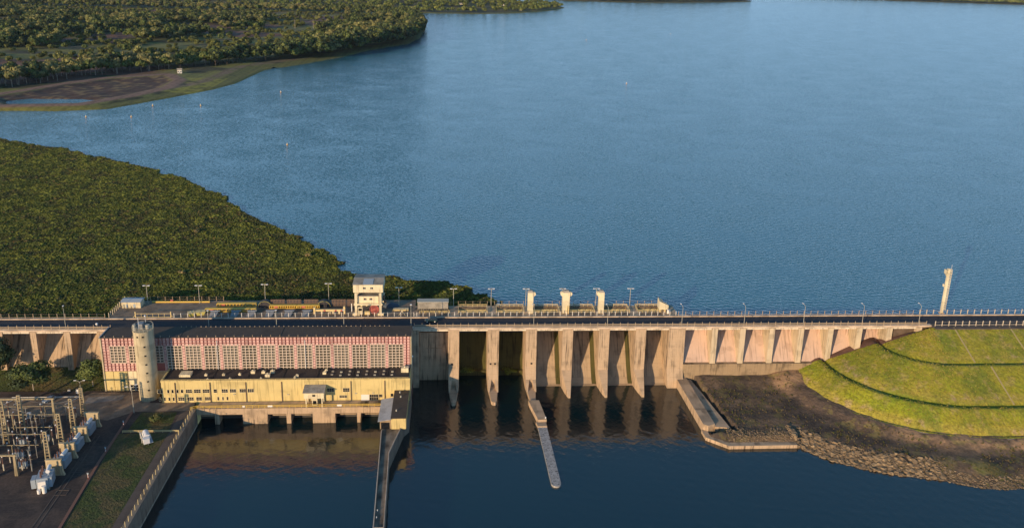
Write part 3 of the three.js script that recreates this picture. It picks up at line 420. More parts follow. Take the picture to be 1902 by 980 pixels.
{ // cabin on columns, annex on the divider wall
  const o = thing('hoist_cabin', 'small cream cabin on columns in front of the yellow wall', 'cabin', [-47.3, 6, 22.2]);
  mb().box(-3.4, 3.4, 3.3, 5.5, -1.9, 2).build('cabin_wall', M.cream, o); mb().prismX([[-2.1, 6.2], [2.4, 5.5], [2.4, 5.75], [-2.1, 6.45]], -3.7, 3.7).build('roof', M.greyRoof, o);
  mb().prismX([[-1.9, 5.5], [-1.9, 6.15], [2, 5.55], [2, 5.5]], -3.38, 3.38).build('gable', M.cream, o);
  for (const [x, z] of [[-2.7, 1.7], [2.7, 1.7], [-2.7, -1.6], [2.7, -1.6]]) mb().box(x - .2, x + .2, 0, 3.3, z - .2, z + .2).build('column', M.cream, o);
  mb().box(-.9, .9, 0, 2.6, -1.2, .8).build('stair_box', M.cream, o); mb().box(-.6, .6, .4, 1.8, .8, .84).build('opening', M.darkGlass, o); mb().box(-.5, .5, 4.1, 4.8, 2, 2.04).build('window', M.darkGlass, o);
  const a = thing('annex', 'flat dark roofed annex with lean-to grey metal roof on the divider wall', 'annex', [0, 5.7, 0]);
  mb().box(-19.9, -15, 0, 4, 20.2, 38.2).build('block_wall', M.yellowWall, a); mb().box(-20, -14.9, 4, 4.2, 20.2, 38.4).build('roof', M.roof, a);
  mb().box(-23.6, -19.92, 0, 3.2, 26, 38.0).build('lean_to_wall', M.plinth, a); mb().hull([[-24.2, 3.2, 24.7], [-19.95, 3.9, 24.7], [-24.2, 3.2, 38.9], [-19.95, 3.9, 38.9], [-24.2, 3.35, 24.7], [-19.95, 4.05, 24.7], [-24.2, 3.35, 38.9], [-19.95, 4.05, 38.9]]).build('metal_roof', M.metalRoof, a);
  mb().box(-23.2, -20.4, 0, 2.4, 38, 38.06).build('gate', M.darkGlass, a);
  for (const [x, z] of [[-18, 22], [-17.5, 25], [-18.4, 34]]) mb().cyl(x, 4.2, z, .25, .6, 8).build('roof_vent', M.lampPole, a);
}
// ---------------------------------------------------------------- intake deck and what stands on it
struct(mb().box(-128, -14.52, 8, 23.97, -26.5, -9.62).build('intake_deck', M.deck), 'wide brown intake deck behind the crest road', 'deck');
struct(mb().box(-122.6, -14.5, 20, 23.97, -9.6, 0).build('road_slab', M.concrete), 'road slab behind the powerhouse', 'road');
function fence(name, label, a, b, n, hgt, w, m, rails = [], group) {
  const o = thing(name, label, 'fence', a, 0), B = V(b[0] - a[0], b[1] - a[1], b[2] - a[2]), pg = new THREE.BoxGeometry(w, hgt, w); pg.translate(0, hgt / 2, 0);
  for (let k = 0; k <= n; k++) { const p = mesh('post', pg, m, o); p.position.copy(B).multiplyScalar(k / n); }
  if (rails.length) { const r = mb(); for (const [y, t] of rails) r.beam(V(0, y, 0), V(B.x, B.y + y, B.z), t, t); r.build('rail', m, o); }
  if (group) o.userData.group = group; return o;
}
fence('parapet_fence', 'pale parapet fence with tall posts above the left buttresses', [-300, 24.14, -.35], [-123.2, 24.14, -.35], 60, 1.75, .14, M.post, [[.95, .22], [.42, .18]]);
fence('parapet_fence', 'pale parapet fence with tall posts above spillway and right buttresses', [-14, 24.14, -.35], [184, 24.14, -.35], 69, 1.75, .14, M.post, [[.95, .22], [.42, .18]]);
fence('post_fence', 'wire fence of pale leaning posts above the grass embankment', [187, 24.1, .6], [330, 24.1, .6], 52, 2.1, .22, M.beam, [[.5, .1], [1.6, .04]]);
fence('post_fence', 'wire fence of pale posts on the reservoir side of the embankment road', [187, 24, -10.4], [330, 24, -10.4], 50, 2.1, .22, M.beam, [[1.6, .04]]);
fence('post_fence', 'wire fence of thin posts between road and open reservoir past the spillway', [88.5, 24, -10], [184, 24, -10], 34, 2, .15, M.post, [[.6, .09], [1.7, .03]]);
fence('post_fence', 'wire fence of thin posts between road and floating weed at the left dam', [-300, 24, -10], [-129, 24, -10], 60, 2, .15, M.post, [[.6, .09], [1.7, .03]]);
fence('post_fence', 'row of white posts between crest road and intake deck', [-104, 23.97, -10.3], [-14.6, 23.97, -10.3], 36, 1.9, .17, M.white, [[1.7, .03]]);
fence('post_fence', 'row of white posts between crest road and spillway gate slots', [-13.5, 23.97, -10.3], [87.5, 23.97, -10.3], 42, 1.9, .17, M.white, [[1.7, .03]]);
fence('post_fence', 'wire fence of brown posts at the back edge of the intake deck', [-126.5, 23.97, -26.1], [-90, 23.97, -26.1], 13, 1.9, .14, M.post, [[.8, .05], [1.7, .03]]);
fence('post_fence', 'wire fence of brown posts at the left end of the intake deck', [-127.6, 23.97, -25.5], [-127.6, 23.97, -10.2], 9, 2.2, .2, M.beam, [[1.2, .05]]);
fence('post_fence', 'wire fence of brown posts behind the spillway gate slots', [-12, 23.97, -20.7], [86, 23.97, -20.7], 34, 1.9, .13, M.post, [[1.7, .03]]);
fence('quay_fence', 'row of thin yellow posts on the quay wall', [-87.7, 6.15, 26.5], [-87.7, 6.15, 120], 40, 1.7, .11, M.paleYellow, [[1.5, .03]]);
PX.forEach((x, i) => {
  if (i === 7) return; const a = x + PW[i] / 2 - .3, b = PX[i + 1] - PW[i + 1] / 2 + .3, nth = ['first', 'second', 'third', 'fourth', 'fifth', 'sixth', 'seventh'][i];
  railing('railing', `yellow railing frame around the ${nth} gate slot counted from the powerhouse`, i === 0 ? [[a, 23.97, -13.3], [b, 23.97, -13.3]] : [[b, 23.97, -19.4], [b, 23.97, -13.3], [a, 23.97, -13.3], [a, 23.97, -19.4], [b, 23.97, -19.4]], 1.1, 1.9, M.paleYellow);
});
{ // yellow swing gate at the road side
  const o = thing('swing_gate', 'wide yellow pipe gate with braced posts beside the crest road', 'gate', [-118, 23.97, -10.2]);
  mb().box(-.15, .15, 0, 2.6, -.15, .15).bar(V(0, 1.2, 0), V(-1.2, 0, 0), .08).build('gate_post', M.paleYellow, o); mb().box(12.75, 13.05, 0, 2.6, -.15, .15).bar(V(12.9, 1.2, 0), V(14.1, 0, 0), .08).build('gate_post', M.paleYellow, o);
  const m = mb().box(.15, 12.75, 1.75, 1.88, -.06, .06).box(.15, 12.75, .35, .47, -.06, .06); for (let k = 1; k < 6; k++) m.box(k * 2.1 - .05, k * 2.1 + .05, .47, 1.75, -.05, .05); m.build('gate_leaf', M.paleYellow, o);
}
{ // shed, store, carts
  const o = thing('shed', 'small white shed with blue grey roof at the deck corner', 'shed', [-123, 23.97, -21.5]);
  mb().box(-3.5, 3.5, 0, 2.5, -2, 2).build('wall', M.cream, o); mb().prismX([[-2.4, 2.5], [2.4, 2.5], [0, 3.1]], -3.8, 3.8).build('roof', M.blueGrey, o); for (const x of [-1.6, 1.2]) mb().box(x - .4, x + .4, .2, 1.6, 2, 2.05).build('door', M.blueGrey, o);
  const s = thing('store', 'long beige store with thin flat roof beside the first gate slot', 'store', [-7.5, 23.97, -17.3]);
  mb().box(-5.9, 5.9, .9, 3.6, -1.4, 1.5).build('wall', M.greyRoof, s); mb().box(-6.1, 6.1, 3.6, 3.8, -1.7, 1.7).build('roof', M.lampPole, s); mb().box(-5.9, 5.9, 0, .9, -1.3, 1.3).build('base', M.pit, s); { const m = mb(); for (let k = 0; k < 18; k++) m.box(-5.8 + k * .68, -5.7 + k * .68, 0, .9, 1.3, 1.42); m.build('grille', M.lampPole, s); }
  for (const [x, z, t, l] of [[-95.2, -13.3, .3, 'open yellow skip bin beside the yellow beams'], [-98.3, -12.4, .5, 'smaller yellow skip bin beside the white road posts']]) { const c = thing('skip_bin', l, 'bin', [x, 23.97, z], t); const q = x > -97 ? 1 : .7; mb().hull([[-1.2 * q, 0, -.8], [1.2 * q, 0, -.8], [-1.2 * q, 0, .8], [1.2 * q, 0, .8], [-1.7 * q, 1.3, -1.1], [1.7 * q, 1.3, -1.1], [-1.7 * q, 1.3, 1.1], [1.7 * q, 1.3, 1.1]]).build('body', mat(.55, .50, .12, .8), c); mb().box(-1.75 * q, 1.75 * q, 1.3, 1.42, -1.15, 1.15).build('lid', M.paleYellow, c); mb().box(-.08, .08, 1.42, 1.5, -1.1, 1.1).build('lid_rib', M.cream, c); }
}
{ // stored beams, racks, covers
  const beamT = (label, x0, x1, z) => { const o = thing('stoplog_beam', label, 'beam', [(x0 + x1) / 2, 23.97, z]), L = (x1 - x0) / 2; const m = mb().box(-L, L, 1.35, 1.6, -.7, .7).box(-L, L, .3, .5, -.7, .7); for (let k = 0; k <= 12; k++) m.box(-L + k * L / 6 - .1, -L + k * L / 6 + .1, .5, 1.35, -.6, .6); m.build('truss', M.yellow, o); for (const q of [-1, 1]) mb().box(q * (L - .7) - .3, q * (L - .7) + .3, 0, .3, -.6, .6).build('block', M.brownSlat, o); mb().box(-L + 1.8, -L + 3.2, .55, 1.3, .61, .68).build('mark', M.red, o); };
  beamT('long yellow steel beam nearest the grey hatch covers', -94, -75, -15.5); beamT('long yellow steel beam lying at the reservoir side of the deck', -91, -76, -20.5);
  beamT('yellow steel beam under the brown rack panels', -70.5, -60.2, -18.4); beamT('short yellow steel beam under the brown rack panels beside the crane', -60, -51.5, -18.4);
  const low = thing('low_beam', 'long low yellow beam at the back edge of the intake deck', 'beam', [-106, 23.97, -24.8]); mb().box(-11, 11, 0, .5, -.3, .3).build('beam', M.yellow, low); mb().box(-4, -3, .5, 1.1, -.3, .3).build('buoy_mark', M.red, low);
  const rack = thing('rack_panel', 'brown slatted trash rack panel leaning on the yellow beams', 'rack', [-67.8, 23.97, -20.6], 0, 'trash rack panels on the deck');
  { const f = mb().box(-2.75, 2.75, 2.7, 2.9, -.15, .15).box(-2.75, 2.75, 0, .2, -.15, .15).box(-2.75, -2.6, .2, 2.7, -.15, .15).box(2.6, 2.75, .2, 2.7, -.15, .15).box(-2.6, 2.6, 1.3, 1.45, -.1, .1); f.build('frame', M.brownSlat, rack); for (let k = 0; k < 9; k++) mb().box(-2.45 + k * .56, -2.13 + k * .56, .2, 2.7, -.08, .08).build('slat', M.brownSlat, rack); }
  for (const x of [-61.6, -55, -44.3, -38.4]) copy(rack, 'rack_panel', [x, 23.97, -20.6]);
  const cover = thing('hatch_cover', 'tilted grey metal hatch cover beside the white posts', 'cover', [-90.3, 23.97, -12.6], 0, 'grey hatch covers on the deck');
  mb().hull([[-1.3, 0, 1.3], [1.3, 0, 1.3], [-1.1, 1.2, -1.1], [1.7, 1.2, -1.1], [-1.1, 0, -1.1], [1.7, 0, -1.1]]).build('plate', M.steel, cover); mb().box(-1.5, 2.2, 1.2, 1.3, -1.5, -.9).build('top_rail', M.blueGrey, cover);
  for (const x of [-82.5, -76.5, -69.5, -62.5, -55.8]) copy(cover, 'hatch_cover', [x, 23.97, -12.6]);
  for (const [x, l] of [[-72.6, 'arched dark cover with yellow hoop between the yellow beams and the racks'], [-50, 'arched dark cover with yellow hoop between the rack panels']]) {
    const o = thing('arched_cover', l, 'cover', [x, 23.97, -20.5]), p = [[-2.5, 0]]; for (let k = 0; k <= 12; k++) p.push([-2.5 * Math.cos(k / 12 * Math.PI), .4 + 2.2 * Math.sin(k / 12 * Math.PI)]); p.push([2.5, 0]);
    mb().prismZ(p, -1.4, 1).build('shell', M.gate, o); const m = mb(); for (let k = 1; k < p.length - 2; k++) m.bar(V(p[k][0], p[k][1], 1.06), V(p[k + 1][0], p[k + 1][1], 1.06), .12); m.build('hoop', mat(.32, .30, .10, .8), o);
  }
  const lift = thing('lifting_beam', 'pale yellow lifting beam with red discs beside the gantry crane', 'beam', [-47, 23.97, -13.8]);
  mb().box(-6, 6, .9, 1.7, -.35, .35).box(-6, -5.3, 0, 2.6, -.5, .5).box(5.3, 6, 0, 2.9, -.5, .5).build('beam', M.paleYellow, lift); for (const x of [-2.7, .2, 1.5, 3.8]) mb().cyl(x, 0, 0, .5, .9, 8).build('trolley', M.cream, lift); for (const x of [-1.8, 2.4, 4.6]) { const g = new THREE.CylinderGeometry(.4, .4, .1, 12); g.rotateX(Math.PI / 2); g.translate(x, 1.3, .41); mb().add(g).build('disc', M.red, lift); }
  const tri = thing('tripod_stand', 'small white tripod stand beside the crest road posts', 'stand', [-19.2, 23.97, -11.8]); for (const [x, z] of [[-1.3, .3], [1.3, .3], [0, -1]]) mb().bar(V(0, 1.7, 0), V(x, 0, z), .1).build('leg', M.cream, tri); mb().box(-.3, .3, 1.55, 2, -.3, .3).build('head', M.cream, tri);
  const pal = thing('timber_stack', 'flat stack of pale timbers on the deck behind the tripod stand', 'stack', [-20, 23.97, -16.8]); for (let k = 0; k < 4; k++) mb().box(-3, 3, .03, .5, -1 + k * .5, -.6 + k * .5).build('timber', k % 2 ? M.paleYellow : M.beam, pal);
  const tarp = thing('covered_pile', 'low pile under a blue grey tarpaulin near the gantry crane', 'pile', [-24, 23.97, -20.5]); { const g = new THREE.SphereGeometry(1, 14, 8, 0, 6.283, 0, Math.PI / 2); const p = g.attributes.position; for (let i = 0; i < p.count; i++) p.setXYZ(i, p.getX(i) * 3.2, p.getY(i) * (1.1 + .4 * wn(p.getX(i) * 9, p.getZ(i) * 9, 3, 2)), p.getZ(i) * 2); g.computeVertexNormals(); mb().add(g).build('tarpaulin', mat(.06, .085, .12, .8), tarp); }
}
{ // gantry crane
  const o = thing('gantry_crane', 'tall cream gantry crane with two cabins and a red cable reel', 'crane', [-32, 23.97, -17]);
  for (const x of [-4.6, 4.6]) for (const z of [5, -5]) { mb().box(x - .45, x + .45, .9, 9.2, z - .45, z + .45).build('leg', M.cream, o); mb().box(x - 1.4, x + 1.4, 0, .9, z - .5, z + .5).build('bogie', M.cream, o); }
  mb().box(-5.4, 5.4, 4.3, 4.9, 4.4, 5.6).box(-5.4, 5.4, 4.3, 4.9, -5.6, -4.4).box(-5.1, -4.1, 4.3, 4.9, -4.4, 4.4).box(4.1, 5.1, 4.3, 4.9, -4.4, 4.4).build('platform', M.cream, o);
  const b = mb().box(-3.9, 3.9, 4.9, 7.7, -3.5, 4.6).build('lower_cabin', M.cream, o); mb().box(-4, 4, 7.7, 7.85, -3.6, 4.9).build('lower_roof', M.greyRoof, b);
  const t = mb().box(-5.6, 5.6, 9.2, 12.4, -5.8, 4.7).build('upper_cabin', M.cream, o); mb().prismX([[-6.1, 12.4], [5, 12.4], [5, 12.5], [-.5, 13.3], [-6.1, 12.5]], -5.75, 5.75).build('upper_roof', M.greyRoof, t); mb().hull([[-1.9, 12.55, 4.9], [1.9, 12.55, 4.9], [-1.9, 13.2, .6], [1.9, 13.2, .6], [-1.9, 12.6, 4.9], [1.9, 12.6, 4.9], [-1.9, 13.28, .6], [1.9, 13.28, .6]]).build('roof_light', M.blueGrey, t);
  for (const [x, y, p, z] of [[-1.4, 10.6, t, 4.7], [1.4, 10.6, t, 4.7], [-1.2, 6.1, b, 4.6], [1, 6.1, b, 4.6]]) mb().box(x - .5, x + .5, y, y + .75, z, z + .03).build('pane', M.darkGlass, mb().box(x - .58, x + .58, y - .08, y, z, z + .06).box(x - .04, x + .04, y, y + .75, z, z + .07).build('window', M.white, p));
  const d = mb().box(-3.9, -2.2, .5, 3.4, 4.2, 5.4).build('drive_cabin', M.cream, o); mb().box(-3.7, -2.4, 2, 3, 5.4, 5.44).build('pane', M.darkGlass, d); mb().box(-1.5, .6, .4, 1.6, 4.3, 5.5).build('motor_box', M.paleYellow, o);
  { const m = mb(), c = V(2.3, 2.6, 5.5); for (let k = 0; k < 20; k++) { const a = k / 20 * 6.283, q = (k + 1) / 20 * 6.283; m.bar(V(c.x + 1.8 * Math.cos(a), c.y + 1.8 * Math.sin(a), c.z), V(c.x + 1.8 * Math.cos(q), c.y + 1.8 * Math.sin(q), c.z), .1); m.bar(V(c.x, c.y, c.z), V(c.x + 1.8 * Math.cos(a), c.y + 1.8 * Math.sin(a), c.z), .07); } const g = new THREE.CylinderGeometry(1.6, 1.6, .2, 20); g.rotateX(Math.PI / 2); g.translate(c.x, c.y, c.z - .25); m.add(g); m.build('cable_reel', M.red, o); mb().box(2.1, 2.5, 0, 2.6, 4.9, 5.2).build('reel_stand', M.cream, o); }
  for (const [x, w2] of [[-3, .6], [-1, .5], [.9, .7], [2.6, .5]]) mb().box(x, x + w2, 3.4, 4.3, 3.4, 4.3).build('hoist', M.paleYellow, o);
  mb().box(-6.6, -6.3, .9, 4.3, 3.6, 3.9).build('ladder', M.white, o); mb().cyl(5.5, 4.2, 0, .4, 1.8, 8).build('winch', M.brownSlat, o); mb().cyl(6, 3, .2, .5, 1.3, 8).build('winch', M.brownSlat, o);
}
for (const [x, w, sides, l] of [[30.4, 2.1, [1], 'slim cream hoist tower with one round housing, next to the third pier from the powerhouse'], [44.4, 2.7, [-1, 1], 'wider cream hoist tower with round housings on both sides'], [58.3, 2.1, [-1], 'slim cream hoist tower with one round housing, nearest the open end of the spillway']]) {
  const o = thing('hoist_tower', l, 'tower', [x, 23.97, -14]); mb().box(-w / 2, w / 2, 0, 8.6, -1, 1).build('shaft', M.cream, o); mb().hull([[-w / 2, 8.6, -1], [w / 2, 8.6, -1], [-w / 2, 8.6, 1], [w / 2, 8.6, 1], [-w / 2 + .5, 9.3, -.8], [w / 2 - .5, 9.3, -.8], [-w / 2 + .5, 9.3, .5], [w / 2 - .5, 9.3, .5]]).build('cap', M.greyRoof, o);
  for (const s of sides) { const g = new THREE.CylinderGeometry(.9, .9, 1.5, 14); g.rotateX(Math.PI / 2); g.translate(s * (w / 2 + .05), 7.9, -.1); mb().add(g).build('housing', M.cream, o); }
  if (sides.length > 1) mb().box(.35, .5, 0, 3, 1, 1.5).box(1, 1.15, 0, 3, 1, 1.5).box(.35, 1.15, 3, 3.15, 1, 1.5).build('ladder_cage', M.paleYellow, o);
}
{ const o = thing('gate_machine', 'slanted yellow cabin of the gate machine at the end of the spillway deck', 'cabin', [82.8, 23.97, -14.8]); mb().hull([[-1.2, 1.2, -2], [1.6, 1.2, -2], [-1.2, 1.2, 1.5], [1.6, 1.2, 1.5], [-1.2, 5.2, -2], [-1.2, 4.6, 1.2], [2.4, 3.2, -2], [2.4, 3, 1.5], [2.4, 1.6, 1.5], [2.4, 1.6, -2]]).build('cabin', M.cream, o); for (const q of [-.8, 1.2]) mb().box(q - .22, q + .22, 0, 1.2, -1.6, 1.2).build('base', M.paleYellow, o); mb().cyl(2.2, 0, 2.2, .5, 1.5, 8).build('winch', M.white, o); mb().cyl(3, 0, 1.4, .35, 1.2, 8).build('winch', M.white, o); mb().hull([[.2, 4.45, -1.6], [1.8, 3.75, -1.6], [.2, 4.3, 1], [1.8, 3.62, 1], [.2, 4.6, -1.6], [1.8, 3.9, -1.6], [.2, 4.45, 1], [1.8, 3.75, 1]]).build('skylight', M.blueGrey, o); }
// ---------------------------------------------------------------- lamps
{
  const D = thing('double_lamp', 'tall deck lamp with two white heads on a T arm', 'lamp', [-118.4, 23.97, -24], 0, 'double lamps on the upstream deck');
  mb().cyl(0, 0, 0, .13, 7.4, 8, .09).build('pole', M.lampPole, D); mb().box(-.9, .9, 7.35, 7.5, -.07, .07).build('arm', M.lampPole, D); for (const s of [-1, 1]) mb().box(s * .9 - .45, s * .9 + .45, 7.3, 7.5, -.25, .25).build('lamp_head', M.whiteMetal, D);
  for (const [x, z] of [[-98.7, -24], [-73.6, -25], [-49, -25.8], [-21, -21.6], [.5, -20.2], [15.4, -20.2], [29.2, -20.2], [43.8, -20.2], [57.4, -20.2], [71.2, -20.2]]) copy(D, 'double_lamp', [x, 23.97, z]);
  const S = thing('road_lamp', 'slim road lamp with one curved arm on the parapet walkway', 'lamp', [30.6, 24.14, -.8], 0, 'road lamps along the dam parapet');
  mb().cyl(0, 0, 0, .1, 7.6, 7, .06).bar(V(0, 7.5, 0), V(-.25, 8.2, -.3), .055).bar(V(-.25, 8.2, -.3), V(-.5, 8.45, -1), .05).build('pole', M.lampPole, S); mb().box(-.75, -.35, 8.4, 8.55, -1.6, -.9).build('lamp_head', M.whiteMetal, S);
  for (const x of [-139, 58.6, 87.2, 111.5, 134.9, 158.3, 181.1]) copy(S, 'road_lamp', [x, 24.14, -.8]);
  const P = thing('roof_pole', 'thin straight light pole beside the road behind the powerhouse roof', 'pole', [-88.5, 23.97, -.6], 0, 'light poles behind the powerhouse roof'); mb().cyl(0, 0, 0, .13, 7.2, 7, .07).build('shaft', M.lampPole, P); mb().box(-.35, .35, 7.2, 7.35, -.3, .3).build('lamp_head', M.whiteMetal, P);
  for (const x of [-64.2, -39.8]) copy(P, 'roof_pole', [x, 23.97, -.6]); copy(P, 'roof_pole', [-15.2, 23.97, -1.1], 0, 'thin straight light pole at the right end of the powerhouse roof').scale.y = 1.25;
  const B = thing('globe_lamp', 'short post with round white globe lamp at the parapet end', 'lamp', [-128, 24.14, -.7]); mb().cyl(0, 0, 0, .07, 1.6, 7).build('post', M.lampPole, B); { const g = new THREE.SphereGeometry(.42, 14, 10); g.translate(0, 1.95, 0); mb().add(g).build('globe', M.whiteMetal, B); }
  const Y = thing('yard_lamp', 'two armed yard lamp beside the parking bays', 'lamp', [-128.1, YARD, 16.6]); mb().cyl(0, 0, 0, .12, 6.5, 7, .07).bar(V(0, 6.4, 0), V(-1.3, 7, 0), .06).bar(V(0, 6.4, 0), V(1.3, 7, 0), .06).build('pole', M.lampPole, Y); for (const s of [-1, 1]) mb().box(s * 1.5 - .4, s * 1.5 + .4, 6.95, 7.1, -.18, .18).build('lamp_head', M.whiteMetal, Y);
  copy(Y, 'yard_lamp', [-106.9, YARD, 26.4], .5, 'tall yard lamp at the lawn corner near the round tower').scale.y = 1.45;
  const W = thing('lattice_mast', 'tall slender white mast with caged ladder and top platform beside the embankment road', 'mast', [196.8, 24, -11.4]);
  mb().box(-.55, .35, 0, 19.2, -.4, .4).build('shaft', M.cream, W); { const m = mb(); for (let k = 0; k < 17; k++) { m.box(.35, 1.15, 2 + k, 2.12 + k, .25, .33); m.box(.35, 1.15, 2 + k, 2.12 + k, -.33, -.25); } m.box(1.07, 1.19, 1.4, 19, .22, .36).box(1.07, 1.19, 1.4, 19, -.36, -.22); m.build('ladder_cage', M.cream, W); } mb().box(-1.5, 1.1, 17.2, 17.4, -.8, .8).box(-1.5, -1.35, 17.4, 18.8, -.8, .8).box(-1.35, -.55, 18.6, 18.8, -.8, .8).hull([[-1.5, 17.2, -.5], [-.5, 17.2, -.5], [-.55, 15.6, 0], [-1.5, 17.2, .5], [-.5, 17.2, .5]]).build('platform', M.cream, W); mb().box(-1.3, -.55, 11.6, 11.75, -.5, .5).box(-1.3, -1.2, 11.75, 12.7, -.5, .5).build('landing', M.cream, W); mb().cyl(.9, 19, 0, .05, 1.8, 6).build('rod', M.whiteMetal, W); mb().box(-.9, .8, 0, .4, -.7, .7).build('foot', M.concrete, W);
}
// ---------------------------------------------------------------- vehicles
function car(name, label, cat, pos, turn, paint, suv) {
  const o = thing(name, label, cat, pos, turn), L = suv ? 2.3 : 2.1, W = .92, roofY = suv ? 1.75 : 1.45;
  mb().hull([[-L, .45, -W + .1], [-L, .45, W - .1], [L, .45, -W + .1], [L, .45, W - .1], [-L + .1, .85, -W + .05], [-L + .1, .85, W - .05], [L - .05, 1.05, -W + .05], [L - .05, 1.05, W - .05], [-1, 1.05, -W], [-1, 1.05, W], [-L + .2, .35, -W], [-L + .2, .35, W], [L - .2, .35, -W], [L - .2, .35, W]]).build('body', paint, o);
  mb().hull([[-1.05, 1.0, -W + .08], [-1.05, 1.0, W - .08], [L - .12, 1.0, -W + .08], [L - .12, 1.0, W - .08], [-.35, roofY - .06, -W + .24], [-.35, roofY - .06, W - .24], [L - (suv ? .35 : .9), roofY - .06, -W + .24], [L - (suv ? .35 : .9), roofY - .06, W - .24]]).build('glasshouse', M.darkGlass, o);
  mb().hull([[-.4, roofY - .08, -W + .22], [-.4, roofY - .08, W - .22], [L - (suv ? .3 : .85), roofY - .08, -W + .22], [L - (suv ? .3 : .85), roofY - .08, W - .22], [-.1, roofY, -W + .34], [-.1, roofY, W - .34], [L - .9, roofY, -W + .34], [L - .9, roofY, W - .34]]).build('roof', paint, o);
  for (const x of [-L + .85, L - .9]) for (const s of [-1, 1]) { const g = new THREE.CylinderGeometry(.36, .36, .24, 16); g.rotateX(Math.PI / 2); g.translate(x, .36, s * (W - .08)); const t = mb().add(g).build('wheel', M.black, o), h = new THREE.CylinderGeometry(.22, .22, .05, 12); h.rotateX(Math.PI / 2); h.translate(x, .36, s * (W + .05)); mb().add(h).build('rim', M.whiteMetal, t); }
  for (const s of [-1, 1]) { mb().box(-L - .02, -L + .12, .66, .8, s * .62 - .16, s * .62 + .16).build('headlight', M.whiteMetal, o); mb().box(L - .1, L + .02, .78, .95, s * .66 - .12, s * .66 + .12).build('tail_light', M.red, o); }
}
car('suv', 'dark teal SUV driving along the crest road', 'car', [-7.9, 24.015, -5.9], 0, mat(.018, .045, .055, .3, { metal: .2 }), true);
car('parked_car', 'silver car parked in the bays by the grassy bank', 'car', [-138.4, YARD + .012, 18], 1.05, mat(.42, .47, .52, .35, { metal: .2 }), false);
